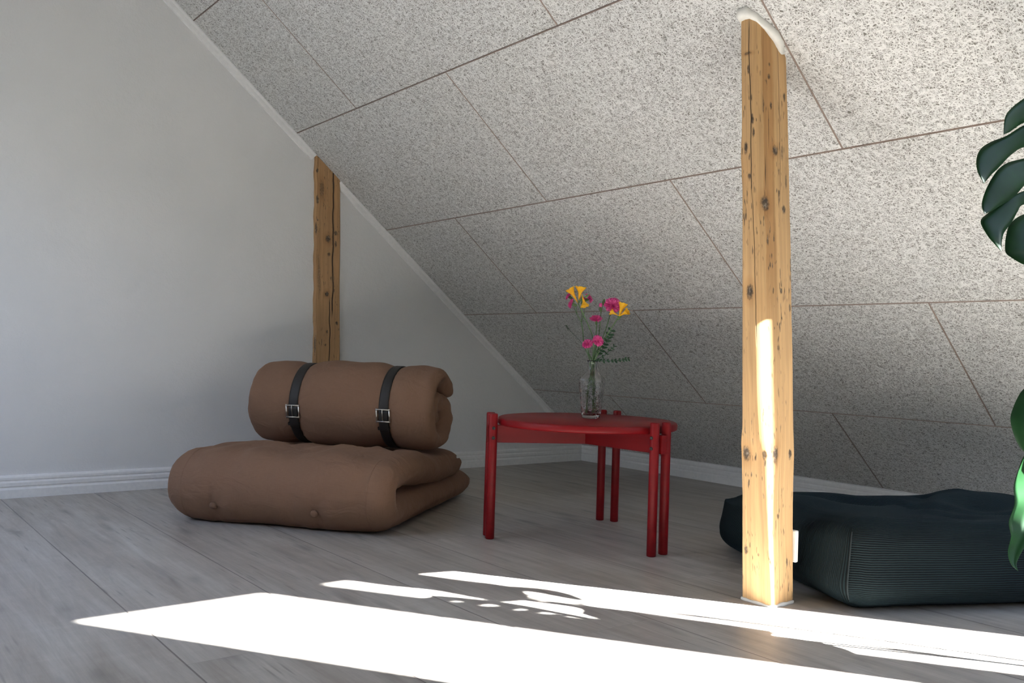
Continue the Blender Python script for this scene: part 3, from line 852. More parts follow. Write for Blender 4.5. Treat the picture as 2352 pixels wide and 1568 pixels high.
m, uv, _ = sheet(pth2, AR, rb, rdisp, nw=80, nc=11)
mesh_obj('rolled_backrest', m.v, m.f, FAB, fut, True, uvs=uv)

def strap(sw):
    prof = []; w2 = .0185; nseg = 72; P = []
    ro = RO - .013 + .0055
    for k in range(nseg):
        an = 2*pi*k/nseg; z = RZ + ro*sin(an); y = RV + ro*cos(an)
        if z < .2185: z = .2185 - (.2185-z)*.12
        c = Vector((sw, y, z)); N = Vector((0, cos(an), sin(an)))
        P.append([c + Vector((-w2, 0, 0)) - N*.003, c + Vector((-w2, 0, 0)) + N*.001, c + Vector((-w2*.7, 0, 0)) + N*.002, c + Vector((w2*.7, 0, 0)) + N*.002, c + Vector((w2, 0, 0)) + N*.001, c + Vector((w2, 0, 0)) - N*.003])
    mb = MB(); mb.grid(P, closed_u=True, closed_v=True)
    so = mb.build('strap', LEATHER, fut)
    # buckle frame at the front, a little below the middle
    def onr(an, up, dx, lift): 
        y = RV + (ro+lift)*cos(an); z = RZ + (ro+lift)*sin(an); return Vector((sw+dx, y, z))
    a0 = pi + .02; a1 = pi + .30
    mb = MB()
    fr = [onr(a0, 0, -.0245, .007), onr(a0, 0, .0245, .007), onr(a1, 0, .0245, .006), onr(a1, 0, -.0245, .006)]
    for i in range(4): mb.tube([fr[i], fr[(i+1) % 4]], .0030, 8)
    for i in range(4): mb.tube([fr[i]+Vector((0, 0, .003)), fr[i]-Vector((0, 0, .003))], .0032, 8)
    bo = mb.build('buckle', STEEL, so)
    mb = MB(); mb.tube([onr(a0-.015, 0, 0, .012), onr(a0+.05, 0, 0, .013), onr(a1-.02, 0, 0, .009)], .0018, 8); mb.build('buckle_prong', STEEL, so)
    # free strap end tucked through a keeper loop
    P = []
    for k in range(13):
        an = pi + .045 + k/12*.52; lift = .0075 if k else .004
        c = onr(an, 0, .001, lift); N = Vector((0, cos(an), sin(an))); ww = w2*.93
        P.append([c + Vector((-ww, 0, 0)), c + Vector((ww, 0, 0)), c + Vector((ww, 0, 0)) - N*.003, c + Vector((-ww, 0, 0)) - N*.003])
    mb = MB(); mb.grid(P, closed_v=True); mb.f.append((3, 2, 1, 0)); nn = 12*4; mb.f.append((nn, nn+1, nn+2, nn+3)); mb.build('strap_end', LEATHER, so, False)
    P = []
    for an in (pi+.44, pi+.50):
        N = Vector((0, cos(an), sin(an)))
        P.append([onr(an, 0, -.0215, -.002), onr(an, 0, -.0215, .0115), onr(an, 0, .0215, .0115), onr(an, 0, .0215, -.002)])
    mb = MB(); mb.grid(P, closed_v=True); mb.build('keeper_loop', LEATHER, so, False)
for sw in STR: strap(sw)

# ------------------------------------------------------------------ coffee table
tb = empty('coffee_table', (1.572, -1.448, 0))
tag(tb, 'low round red coffee table with paired dowel legs, glass vase standing on it', 'table')
TR = .290
mb = lathe([(.001, .358), (TR-.006, .358), (TR-.001, .3605), (TR, .364), (TR, .375), (TR-.002, .3795), (TR-.007, .382), (.001, .382)], 96)
mb.build('tabletop', RED, tb); sharp(tb.children[0], 50)
for ai, deg in enumerate((241.5, 1.5, 121.5)):
    a = radians(deg); d = Vector((cos(a), sin(a), 0)); pq = Vector((-sin(a), cos(a), 0)); rad = .312
    # apron board from the centre to the legs
    mb = MB(); w = .0118
    v = [d*r_ + pq*s_*w + Vector((0, 0, z)) for z in (.302, .3578) for r_, s_ in ((.004 if ai else -.004, -1), (rad+.016, -1), (rad+.016, 1), (.004 if ai else -.004, 1))]
    mb.add(v, [(3,2,1,0),(4,5,6,7),(0,1,5,4),(1,2,6,5),(2,3,7,6),(3,0,4,7)])
    bevel_obj(mb.build('apron_board', RED, tb, False), .0012, 2)
    for sgn in (-1, 1):
        c = d*rad + pq*sgn*.0262; lr = .0142
        mb = lathe([(.001, 0), (lr-.003, 0), (lr-.0006, .0012), (lr, .004), (lr, .391), (lr-.0006, .394), (lr-.003, .3955), (.001, .3955)], 28)
        mb.v = [(p[0]+c.x, p[1]+c.y, p[2]) for p in mb.v]
        lg = sharp(mb.build('leg', RED, tb), 50)
        for z in (.350, .319):
            mb = lathe([(.001, -.002), (.0055, -.002), (.0055, .001), (.0042, .0024), (.0022, .0028), (.0018, .0012), (.0005, .0012)], 16)
            N = pq*sgn; R = N.to_track_quat('Z', 'Y').to_matrix(); cc = c + N*lr + Vector((0, 0, z))
            # bolt through leg and apron, head on the outer side of the leg
            mb.v = [tuple(cc + R @ Vector(p)) for p in mb.v]; mb.build('bolt', BOLT, lg)

# ------------------------------------------------------------------ vase
VL = Vector((1.552, -1.412, .3822))
def vsec(r, z, rot=.55, ex=.42, seg=56):
    out = []
    for k in range(seg):
        q = 2*pi*k/seg; c, s = cos(q), sin(q); e = ex
        x = (abs(c)**e)*(1 if c > 0 else -1)*r; y = (abs(s)**e)*(1 if s > 0 else -1)*r
        out.append((x*cos(rot)-y*sin(rot), x*sin(rot)+y*cos(rot), z))
    return out
prof_o = [(.006, .0005, .5), (.024, 0, .5), (.0275, .004, .45), (.0285, .010, .42), (.031, .03, .42), (.0355, .08, .42), (.0395, .118, .42), (.0402, .126, .45), (.0385, .132, .5), (.028, .144, .75), (.0185, .155, .95), (.0155, .163, 1), (.0150, .176, 1), (.0165, .186, 1), (.0188, .190, 1)]
prof_i = [(.0172, .1905, 1), (.0140, .186, 1), (.0122, .176, 1), (.0126, .163, 1), (.0155, .155, .95), (.025, .143, .75), (.0352, .130, .5), (.0367, .124, .45), (.0360, .116, .42), (.0318, .078, .42), (.0272, .03, .45), (.0245, .013, .5), (.018, .010, .5), (.003, .010, .5)]
P = [vsec(r_, z, ex=e) for r_, z, e in prof_o] + [vsec(r_, z, ex=e) for r_, z, e in prof_i]
mb = MB(); mb.grid(P, closed_v=True); n = len(P[0]); mb.f.append(tuple(range(n-1, -1, -1))); mb.f.append(tuple((len(P)-1)*n+k for k in range(n)))
vs = mb.build('vase', GLASS, None); vs.location = VL
tag(vs, 'clear cut glass vase with faceted body standing on the red table', 'vase')

# ------------------------------------------------------------------ flowers
def into_vase(pts, k):
    """extend a stem from its first point (at the rim) down into the vase"""
    p = Vector(pts[0]); d = Vector((p.x, p.y, 0)); a = d.length
    if a > .0085: d *= .0085/a
    rim = Vector((d.x, d.y, .190)); q = Vector((d.x*.9, d.y*.9, .168))
    an = 2.4*k
    low = Vector((-d.x*.6 + .014*cos(an), -d.y*.6 + .014*sin(an), .09)); bot = Vector((-d.x*.8 + .017*cos(an), -d.y*.8 + .017*sin(an), .016))
    return [bot, low, q, rim] + [Vector(x) for x in pts[1:]]
def stem_mesh(name, pts, r, parent, mat=STEMG, n=5):
    c = catmull(pts, n); mb = MB(); mb.tube(c, r, 7); return mb.build(name, mat, parent)
def orient(mb, c, axis):
    R = Vector(axis).normalized().to_track_quat('Z', 'Y').to_matrix(); mb.v = [tuple(Vector(c) + R @ Vector(p)) for p in mb.v]
def carnation_bloom(c, axis, r, parent, seed):
    rnd = random.Random(seed); mb = MB()
    for ring, (cnt, tilt, ln) in enumerate([(8, 1.28, 1.0), (8, .95, .95), (7, .62, .88), (5, .3, .78)]):
        for k in range(cnt):
            a = 2*pi*(k + .5*ring)/cnt + rnd.uniform(-.2, .2); tl = tilt + rnd.uniform(-.15, .15); L = r*ln*rnd.uniform(.9, 1.08); wd = 2.1*pi/cnt*.62
            P = []
            for i in range(6):
                t = i/5; row = []
                for j in range(9):
                    s = j/8*2-1
                    aa = a + s*wd*(t**.7)
                    rr = L*t*(1 - .10*s*s) + (r*.05*((j % 2)*2-1) if i == 5 else 0)
                    th = tl*(.35+.65*t)
                    ruff = r*.13*t*t*sin(s*7 + k*2.1 + ring)
                    row.append((rr*sin(th)*cos(aa), rr*sin(th)*sin(aa), rr*cos(th)*.9 + ruff))
                P.append(row)
            mb.grid(P)
    orient(mb, c, axis); return mb.build('bloom', PINK, parent)
def calyx(c, axis, L, parent, r=.005):
    mb = lathe([(.0008, -L), (r*.7, -L*.9), (r*.95, -L*.5), (r, -.1*L), (r*1.25, .12*L), (.0008, .1*L)], 12)
    orient(mb, c, axis); return mb.build('calyx', STEMG, parent)
def freesia_bloom(c, axis, L, parent, open_=1.0, seed=0):
    rnd = random.Random(seed); mb = MB()
    for k in range(6):
        a = 2*pi*k/6 + .2; P = []
        for i in range(9):
            t = i/8; row = []
            rad = L*(.05 + .16*t + .30*open_*max(0, t-.5)**1.3*2)
            z = L*t*(1 - .10*open_*t)
            wd = (.55 + .35*t)*(1 if t < .72 else max(.12, sqrt(max(0, 1-((t-.72)/.30)**2))))
            for j in range(5):
                s = j/4*2-1; aa = a + s*wd
                r2 = rad*(1 + (.12 if k % 2 else 0)) - .02*L*s*s
                row.append((r2*cos(aa), r2*sin(aa), z))
            P.append(row)
        mb.grid(P)
    mb2 = lathe([(.001, -.3*L), (.035*L, -.25*L), (.05*L, 0), (.075*L, .12*L), (.001, .14*L)], 8); mb.add(mb2.v, mb2.f)
    orient(mb, c, axis); return mb.build('bloom', YEL, parent)
def sprig_leaf(mb, p, d, L, w, up=(0, 0, 1)):
    d = Vector(d).normalized(); s = d.cross(Vector(up)); s = s.normalized() if s.length > 1e-4 else Vector((1, 0, 0)); u = s.cross(d); P = []
    for i in range(6):
        t = i/5; ww = w*sin(pi*min(1, t*.93+.05))**.8
        c = Vector(p) + d*L*t + u*(-.12*L*t*t); P.append([c - s*ww + u*ww*.3, c, c + s*ww + u*ww*.3])
    mb.grid(P)
def flower(name, label, cat, group=None):
    o_ = empty(name, VL); tag(o_, label, cat, group); return o_
def ev(p): return Vector(p)
kk = [0]
def spray(label, main, blooms, radii, axes, buds=(), name='carnation', fork=None, leaves=True):
    kk[0] += 1; fo = flower(name, label, 'flower', 'cut flowers in the glass vase'); mp = into_vase(main, kk[0]); stem_mesh('stem', mp, .0015, fo)
    tipp = Vector(main[-1]); fk = Vector(fork) if fork else tipp
    for i, (b, r_, ax) in enumerate(zip(blooms, radii, axes)):
        ax = Vector(ax).normalized(); b = Vector(b); base = b - ax*r_*.75
        if (base - fk).length > .012:
            mid = (fk + base)/2 + Vector((0, 0, -.006)); mb = MB(); mb.tube(catmull([fk, mid, base - ax*.008], 4), .0010, 6); mb.build('stem', STEMG, fo)
        carnation_bloom(b - ax*r_*.55, ax, r_*1.12, fo, kk[0]*10+i); calyx(b - ax*r_*.55, ax, .016, fo, .0046)
    for (b, ax, pink) in buds:
        b, ax = Vector(b), Vector(ax).normalized(); mb = MB(); mb.tube(catmull([fk, (fk+b)/2 + Vector((0, 0, -.002)), b - ax*.008], 4), .0010, 6); mb.build('stem', STEMG, fo)
        mb = lathe([(.0008, -.012), (.0034, -.010), (.0044, -.003), (.0040, .004), (.0025, .009), (.0006, .012)], 10); orient(mb, b, ax); mb.build('bud', STEMG, fo)
        if pink:
            mb = lathe([(.0035, 0), (.0055, .006), (.0060, .012), (.0045, .015), (.0006, .0155)], 12); orient(mb, b, ax); mb.build('bloom', PINK, fo)
    if leaves:
        for t in (.35, .7):
            c = catmull(mp, 6); p = c[int(len(c)*(.45+.4*t))]
            for sgn in (-1, 1): mb = MB(); sprig_leaf(mb, p, (.3*sgn, .4*sgn, .75), .032, .0015); mb.build('leaf', STEMG, fo)
    return fo
CAM = Vector((.785, -.62, .1))              # rough direction towards the room
spray('pink carnation spray at upper left of the bouquet, small blooms around the yellow trumpets',
      [(-.011,-.015,.194), (-.017,-.024,.241), (-.020,-.029,.284), (-.023,-.034,.315)],
      [(-.059,-.065,.402), (-.032,-.079,.375), (-.006,-.014,.397), (-.034,-.017,.396)], [.013, .016, .016, .013],
      [(-.6,-.5,.6), (-.4,-.6,.2), (.6,.3,.4), (.1,.2,.8)], fork=(-.023,-.034,.315))
spray('single pink carnation in the centre of the bouquet, just below the pink bud',
      [(-.004,.009,.195), (-.001,.012,.258), (.005,.009,.314)], [(.006,.003,.332)], [.019], [(.25,-.35,.8)])
spray('small closed pink carnation bud on a thin stem at the middle top of the bouquet',
      [(-.011,.017,.195), (-.002,.027,.274), (.002,.029,.345)], [], [], [], buds=[((.001,.028,.366), (0,0,1), True), ((.000,.042,.386), (.1,.2,1), False)])
spray('largest pink carnation at upper right of the bouquet beside the yellow trumpet',
      [(-.015,.028,.195), (.004,.049,.287), (.013,.059,.338)], [(.041,.045,.378), (.022,.086,.391)], [.026, .018], [(.6,-.45,.45), (.3,.5,.7)])
spray('low pink carnation just above the vase rim, left of a pair',
      [(.012,-.019,.195), (.015,-.032,.213), (.020,-.042,.230)], [(.022,-.048,.247)], [.018], [(.3,-.6,.7)], leaves=False)
spray('low pink carnation just above the vase rim, right of a pair',
      [(.023,-.021,.195), (.036,-.022,.223), (.043,-.021,.242)], [(.048,-.023,.257)], [.0185], [(.75,-.45,.4)], leaves=False)
def freesia(label, main, blooms, buds):
    kk[0] += 1; fo = flower('freesia', label, 'flower', 'cut flowers in the glass vase'); stem_mesh('stem', into_vase(main, kk[0]), .0017, fo)
    for i, (b, tip, op) in enumerate(blooms):
        b, tip = Vector(b), Vector(tip); freesia_bloom(b, tip-b, (tip-b).length*1.05, fo, op, kk[0]*9+i)
        mb = MB(); mb.tube(catmull([Vector(main[-1]), (Vector(main[-1])+b)/2, b - (tip-b)*.2], 3), .0016, 6); mb.build('stem', STEMG, fo)
    for (b, ax) in buds:
        mb = lathe([(.0008, -.010), (.003, -.007), (.0040, 0), (.0030, .007), (.0006, .012)], 10); orient(mb, b, ax); mb.build('bud', STEMG, fo)
    return fo
freesia('yellow freesia at the top left of the bouquet, three open trumpets',
        [(.001,.0,.195), (.008,-.009,.260), (.003,-.024,.300), (-.007,-.046,.346), (-.016,-.058,.376)],
        [((-.014,-.056,.390), (-.010,-.053,.432), .9), ((-.020,-.064,.388), (-.034,-.082,.424), .6), ((-.001,-.052,.396), (.010,-.051,.364), .9)],
        [((-.030,-.070,.386), (-.5,-.5,.7)), ((-.010,-.056,.385), (.5,.3,.8)), ((.006,-.040,.400), (.4,.6,.6))])
freesia('yellow freesia at the right edge of the bouquet on a long leaning stem',
        [(.016,.002,.195), (.023,.011,.230), (.038,.021,.271), (.059,.038,.315), (.066,.047,.335)],
        [((.068,.050,.340), (.077,.058,.382), .55), ((.064,.044,.342), (.044,.034,.352), .8), ((.072,.049,.340), (.100,.055,.354), .6)],
        [((.069,.049,.333), (.4,.4,.7))])
def sprig(label, main, nleaf, L, w, mode='pair', dens=1):
    kk[0] += 1; fo = flower('leafy_sprig', label, 'sprig', 'green sprigs in the glass vase'); mp = into_vase(main, kk[0]); stem_mesh('stem', mp, .0010, fo, SPRIG)
    c = catmull([Vector(p) for p in main], 12); 
    if c[0].xy.length > .009: c = c[3:]
    rnd = random.Random(kk[0]*3)
    for i in range(nleaf):
        p = c[int((i+1)/(nleaf)*(len(c)-1))]; q = c[max(0, int((i+1)/(nleaf)*(len(c)-1))-1)]; t = (p-q).normalized() if (p-q).length > 1e-6 else Vector((0, 0, 1))
        for sgn in (-1, 1):
            s = t.cross(Vector((.5, -.4, .75))).normalized()*sgn
            mb = MB(); sprig_leaf(mb, p, s*.8 + t*.45 + Vector((0, 0, rnd.uniform(-.2, .25))), L*rnd.uniform(.8, 1.15), w, up=(.6, -.5, .6)); mb.build('leaf', SPRIG, fo)
    return fo
sprig('dark leafy green sprig rising behind the right stems of the bouquet', [(-.006,.012,.195), (-.003,.042,.224), (.008,.055,.256), (.016,.065,.290)], 8, .017, .0050)
sprig('short thin green sprig slanting up to the right of the vase neck', [(.009,.009,.195), (.031,.021,.207), (.043,.035,.226), (.051,.046,.238)], 5, .011, .0024)
sprig('green sprig sticking out sideways to the right over the vase rim', [(.008,.0,.192), (.033,.008,.190), (.054,.034,.191), (.073,.059,.194), (.087,.076,.199)], 10, .012, .0034)
kk[0] += 1
fo = flower('leafy_sprig', 'thin wisp with one small green bud leaning out to the left', 'sprig', 'green sprigs in the glass vase')
stem_mesh('stem', into_vase([(-.008,.002,.194), (-.052,-.004,.247), (-.066,-.023,.272), (-.074,-.033,.284), (-.080,-.042,.298)], kk[0]), .0006, fo, SPRIG)
mb = MB()
for d in ((-.4,-.4,.6), (-.1,-.5,.6), (-.5,-.2,.4), (.2,.1,-.8)): sprig_leaf(mb, (-.081,-.043,.298), d, .011, .0035)
mb.build('leaf', SPRIG, fo)
# fine foliage on the lower stems, inside the vase
mb = MB(); rnd = random.Random(5)
for i in range(60):
    p = (rnd.uniform(-.014, .014), rnd.uniform(-.014, .014), rnd.uniform(.035, .125))
    sprig_leaf(mb, p, (rnd.uniform(-1, 1), rnd.uniform(-1, 1), rnd.uniform(-.2, 1)), rnd.uniform(.010, .017), .0016)
mb.build('leaf', SPRIG, fo)['kind'] = 'stuff'

# ------------------------------------------------------------------ floor cushion
E1 = Vector((.454, .891, 0)); E2 = Vector((-.891, .454, 0))
LX, LY, HC = .85, .700, .214
F0 = Vector((2.540, -1.502, 0))
cc = F0 + E1*LX/2 + E2*LY/2
fc = empty('floor_cushion', cc, atan2(E1.y, E1.x)); fc.name = 'floor_cushion'
tag(fc, 'big square dark green corduroy floor cushion with dimpled top, behind the timber post', 'cushion')
def cushion_pt(x, y, z):
    """x,y,z in -1..1 on the cube surface -> local point (x along E1, y along E2)"""
    hx, hy, hz = LX/2, LY/2, HC/2; r = .055
    px, py, pz = x*hx, y*hy, z*hz
    rz = min(r, hz*.9)
    ix = max(-hx+r, min(hx-r, px)); iy = max(-hy+r, min(hy-r, py)); iz = max(-hz+rz, min(hz-rz, pz))
    d = Vector((px-ix, py-iy, pz-iz)); 
    if d.length > 1e-9:
        m_ = max(abs(d.x), abs(d.y), abs(d.z)); d = d.normalized()*m_*1.0 if True else d
    p = Vector((ix, iy, iz)) + d
    nx, ny, nz = p.x/hx, p.y/hy, p.z/hz
    # sides belly out, lower half most
    bel = (1-nz*nz)*.026 + .022*exp(-((nz+.45)/.4)**2)
    if abs(x) > .999: p.x += (1 if x > 0 else -1)*bel*(1-.55*ny*ny)
    if abs(y) > .999: p.y += (1 if y > 0 else -1)*bel*(1-.55*nx*nx)
    # corner lifts
    cor = (max(0, abs(nx))*max(0, abs(ny)))**3
    if nz > -.2:
        k = smooth01((nz+.2)/1.2)
        z_ = p.z
        z_ += k*(.006*cor)
        # tufted dimples and creases between them
        if nz > .3:
            kk_ = smooth01((nz-.3)/.6)
            dz = 0
            for (tx, ty) in ((-.16, .02), (.18, -.03), (.02, .20), (-.02, -.17)):
                r2 = ((p.x-tx)/.085)**2 + ((p.y-ty)/.085)**2; dz -= .034*exp(-r2)
            dz -= .016*exp(-((p.x*.75 - p.y*.65)/.035)**2)*(1-cor)*(1 if abs(nx) < .75 and abs(ny) < .75 else .35)
            dz -= .018*exp(-((p.x*.65 + p.y*.75 + .03)/.04)**2)*(1-cor)*(1 if abs(nx) < .75 and abs(ny) < .75 else .35)
            dz += .010*noise.noise(Vector((p.x*5, p.y*5, 2))) 
            # sagging edges between the raised corners
            dz -= .012*(1-nx*nx)*(abs(ny)**4) + .012*(1-ny*ny)*(abs(nx)**4)
            # left (E2+) half slumps
            dz -= .034*smooth01((ny-.1)/.9)*(1-.5*smooth01((nx-.4)/.6))
            z_ += dz*kk_
        p.z = z_
    p.x += .004*noise.noise(Vector((p.x*7, p.y*7, p.z*9))); p.y += .004*noise.noise(Vector((p.x*7+9, p.y*7, p.z*9)))
    return p + Vector((0, 0, HC/2))
def cush_face(ax, sg, mb, uvs, n=56):
    P = []; U = []
    for i in range(n+1):
        row = []; ur = []
        for j in range(n+1):
            a, b = i/n*2-1, j/n*2-1
            if ax == 0: q = (sg, a*sg, b); u_ = (a*LY/2, b*HC/2)
            elif ax == 1: q = (-a*sg, sg, b); u_ = ((b*HC/2), a*LX/2)
            else: q = (a*sg, b, sg); u_ = (a*LX/2, b*LY/2)
            row.append(cushion_pt(*q)); ur.append(u_)
        P.append(row); U.append(ur)
    mb.grid(P); uvs += [u for r in U for u in r]
mb = MB(); uvs = []
# E2- side is the long front right face (horizontal ribs); E1- side faces left (vertical ribs)
def cush_side_uv():
    pass
faces_def = [(0, 1), (0, -1), (1, 1), (1, -1), (2, 1), (2, -1)]
for ax, sg in faces_def: cush_face(ax, sg, mb, uvs)
# rib direction: front right face = local y- side -> ribs horizontal (v = height); left face = local x- side -> ribs vertical (v = along)
nf = 57*57; new = []
for fi, (ax, sg) in enumerate(faces_def):
    for k in range(nf):
        u_, v_ = uvs[fi*nf+k]
        if ax == 0: new.append((v_, u_))      # along the side -> vertical ribs
        elif ax == 1: new.append((v_, u_))    # height -> horizontal ribs
        else: new.append((u_, v_))
me_o = mesh_obj('cushion_cover', mb.v, mb.f, CORD, fc, True, uvs=new)
bm = bmesh.new(); bm.from_mesh(me_o.data); bmesh.ops.remove_doubles(bm, verts=bm.verts[:], dist=.0008)
zmin = min(v.co.z for v in bm.verts)
for v in bm.verts: v.co.z -= zmin - .0005
bm.to_mesh(me_o.data); bm.free()
for p in me_o.data.polygons: p.use_smooth = True
# seam down the near corner
pp = [cushion_pt(-1, -1, -1 + 2*k/24) + Vector((-.0005, -.0005, -zmin+.0005)) for k in range(2, 23)]
mb = MB(); mb.tube(pp, .0014, 6); mb.build('corner_seam', simple('seam thread', (.005, .011, .013), .9), fc)

# ------------------------------------------------------------------ monstera at the right edge
mo = empty('monstera_plant', (3.44, -1.20, 0))
tag(mo, 'monstera plant reaching in at the right edge, split dark green leaves', 'plant')
ML = Vector(mo.location)
mb = lathe([(.001, 0), (.105, 0), (.112, .01), (.135, .22), (.137, .235), (.127, .235), (.122, .19), (.001, .188)], 40); mb.build('pot', POT, mo)
mb = lathe([(.001, .189), (.1205, .190), (.1207, .196), (.06, .204), (.001, .206)], 32); mb.build('soil', SOIL, mo)
def lobe(mb, up, lo, fold=.09, n=5, cols=7):
    """one lobe of a leaf between its two edges, gently arched and creased along the middle"""
    a = catmull([Vector(p)-ML for p in up], n); b = catmull([Vector(p)-ML for p in lo], n); N = len(a); P = []
    for i in range(N):
        w = b[i]-a[i]; tg = (a[min(i+1, N-1)]+b[min(i+1, N-1)]-a[max(i-1, 0)]-b[max(i-1, 0)]); u = w.cross(tg)
        u = u.normalized() if u.length > 1e-9 else Vector((0, 0, 1))
        if u.dot(Vector((.785, -.62, .1))) < 0: u = -u
        P.append([a[i] + w*(j/(cols-1)) + u*w.length*fold*(sin(pi*j/(cols-1)) - .35*exp(-((j/(cols-1)-.5)/.12)**2)) for j in range(cols)])
    mb.grid(P)
def finish_leaf(mb):
    ob = mb.build('leaf', LEAF, mo); md = ob.modifiers.new('thickness', 'SOLIDIFY'); md.thickness = .0009; md.offset = 0; return ob
fing=[
( [(2.998,-1.468,1.195),(2.967,-1.532,1.161),(2.938,-1.593,1.116),(2.930,-1.629,1.091),(2.929,-1.654,1.068),(2.935,-1.673,1.031)] , [(2.998,-1.465,1.117),(2.967,-1.530,1.097),(2.938,-1.592,1.068),(2.934,-1.623,1.052),(2.934,-1.647,1.040),(2.935,-1.673,1.031)] ),
( [(3.000,-1.470,1.107),(2.967,-1.529,1.091),(2.936,-1.585,1.065),(2.919,-1.623,1.040),(2.905,-1.658,1.024),(2.898,-1.684,1.007),(2.898,-1.700,0.983),(2.905,-1.708,0.958),(2.917,-1.709,0.935)] , [(3.001,-1.469,1.055),(2.968,-1.527,1.037),(2.936,-1.584,1.022),(2.926,-1.613,1.005),(2.921,-1.637,0.986),(2.918,-1.657,0.970),(2.916,-1.676,0.957),(2.916,-1.693,0.945),(2.917,-1.709,0.935)] ),
( [(3.003,-1.474,1.036),(2.970,-1.531,1.019),(2.938,-1.587,0.999),(2.924,-1.620,0.988),(2.918,-1.644,0.975),(2.914,-1.665,0.955),(2.910,-1.686,0.925),(2.910,-1.700,0.897),(2.918,-1.706,0.877)] , [(3.003,-1.472,0.980),(2.970,-1.530,0.965),(2.948,-1.574,0.956),(2.943,-1.596,0.944),(2.938,-1.617,0.925),(2.932,-1.641,0.908),(2.926,-1.664,0.896),(2.922,-1.685,0.885),(2.918,-1.706,0.877)] ),
( [(3.005,-1.477,0.975),(2.973,-1.536,0.955),(2.942,-1.593,0.934),(2.926,-1.631,0.914),(2.909,-1.669,0.885),(2.905,-1.692,0.866),(2.918,-1.693,0.839),(2.930,-1.695,0.824),(2.945,-1.695,0.806)] , [(3.006,-1.476,0.932),(2.973,-1.535,0.921),(2.942,-1.592,0.908),(2.939,-1.614,0.891),(2.937,-1.634,0.868),(2.934,-1.655,0.849),(2.936,-1.670,0.835),(2.940,-1.683,0.821),(2.945,-1.695,0.806)] ),
( [(3.008,-1.481,0.914),(2.975,-1.539,0.903),(2.943,-1.594,0.888),(2.931,-1.625,0.867),(2.931,-1.641,0.845),(2.934,-1.653,0.825),(2.939,-1.662,0.808),(2.949,-1.665,0.798),(2.969,-1.655,0.783),(2.990,-1.645,0.779)] , [(3.008,-1.480,0.880),(2.985,-1.524,0.868),(2.982,-1.545,0.858),(2.981,-1.562,0.843),(2.981,-1.577,0.833),(2.982,-1.592,0.823),(2.984,-1.605,0.809),(2.986,-1.618,0.799),(2.989,-1.631,0.790),(2.990,-1.645,0.779)] ),
]
rib = ([(2.998,-1.468,1.21), (3.03,-1.43,1.20), (3.06,-1.40,1.10), (3.07,-1.42,.98), (3.06,-1.45,.87), (3.03,-1.49,.80)], [(2.985,-1.495,1.16), (2.99,-1.49,1.11), (2.992,-1.485,1.05), (2.995,-1.485,.98), (3.0,-1.485,.90), (3.02,-1.495,.80)])
mb = MB()
EYE = Vector((3.6774, -3.4324, .5838))
def nearer(q): return [EYE + (Vector(p)-EYE)*.972 for p in q]   # the big leaf reaches further into the room
for u_, l_ in fing: lobe(mb, nearer(u_), nearer(l_))
lobe(mb, nearer(rib[0]), nearer(rib[1]), fold=.05)
for k in range(4):                          # lobes on the far side of the midrib
    z = 1.15 - k*.085; p = Vector((3.055, -1.41, z))
    lobe(mb, [p + Vector((0, 0, .035)), p + Vector((.07, .05, .035)), p + Vector((.13, .09, 0)), p + Vector((.15, .105, -.075))], [p + Vector((0, 0, -.03)), p + Vector((.06, .045, -.03)), p + Vector((.115, .08, -.045)), p + Vector((.15, .105, -.075))])
finish_leaf(mb)
mb = MB(); lobe(mb, [(2.979,-1.574,0.586),(2.956,-1.608,0.550),(2.949,-1.622,0.529),(2.945,-1.633,0.505),(2.945,-1.638,0.490),(2.950,-1.638,0.467),(2.958,-1.633,0.443),(2.967,-1.628,0.430),(2.975,-1.623,0.419)], [(2.977,-1.528,0.587),(2.996,-1.515,0.562),(3.007,-1.513,0.537),(3.013,-1.517,0.512),(3.014,-1.528,0.488),(3.009,-1.545,0.463),(2.997,-1.572,0.437),(2.984,-1.599,0.425),(2.975,-1.623,0.419)], fold=.12); finish_leaf(mb)
mb = MB(); lobe(mb, [(2.972,-1.579,0.452),(2.957,-1.603,0.417),(2.950,-1.616,0.385),(2.948,-1.623,0.361),(2.951,-1.625,0.330),(2.946,-1.636,0.296),(2.950,-1.635,0.269),(2.948,-1.642,0.241),(2.953,-1.642,0.220),(2.963,-1.633,0.206)], [(2.964,-1.525,0.449),(2.982,-1.514,0.417),(2.990,-1.516,0.384),(2.991,-1.527,0.359),(2.988,-1.542,0.330),(2.981,-1.563,0.302),(2.971,-1.587,0.273),(2.963,-1.609,0.247),(2.958,-1.627,0.220),(2.963,-1.633,0.206)], fold=-.30); finish_leaf(mb)
# split leaves between plant and window; they shade the strip of sun
shade=[
( [(3.100,-1.256,1.635),(3.090,-1.264,1.531),(3.080,-1.272,1.438),(3.070,-1.286,1.326),(3.060,-1.293,1.229),(3.050,-1.318,1.152),(3.040,-1.380,1.079)] , [(3.100,-1.425,1.555),(3.092,-1.432,1.474),(3.083,-1.440,1.387),(3.075,-1.433,1.279),(3.067,-1.462,1.142),(3.058,-1.466,1.081),(3.050,-1.426,1.052)] ),
( [(3.050,-1.385,1.102),(3.042,-1.426,1.024),(3.035,-1.417,0.978),(3.027,-1.442,0.910),(3.020,-1.464,0.863)] , [(3.050,-1.437,1.064),(3.042,-1.443,1.012),(3.035,-1.447,0.958),(3.027,-1.459,0.898),(3.020,-1.464,0.863)] ),
( [(3.050,-1.303,1.187),(3.042,-1.293,1.113),(3.035,-1.314,1.039),(3.027,-1.348,0.982),(3.020,-1.379,0.940)] , [(3.050,-1.349,1.153),(3.042,-1.346,1.095),(3.035,-1.364,1.029),(3.027,-1.380,0.970),(3.020,-1.379,0.940)] )]
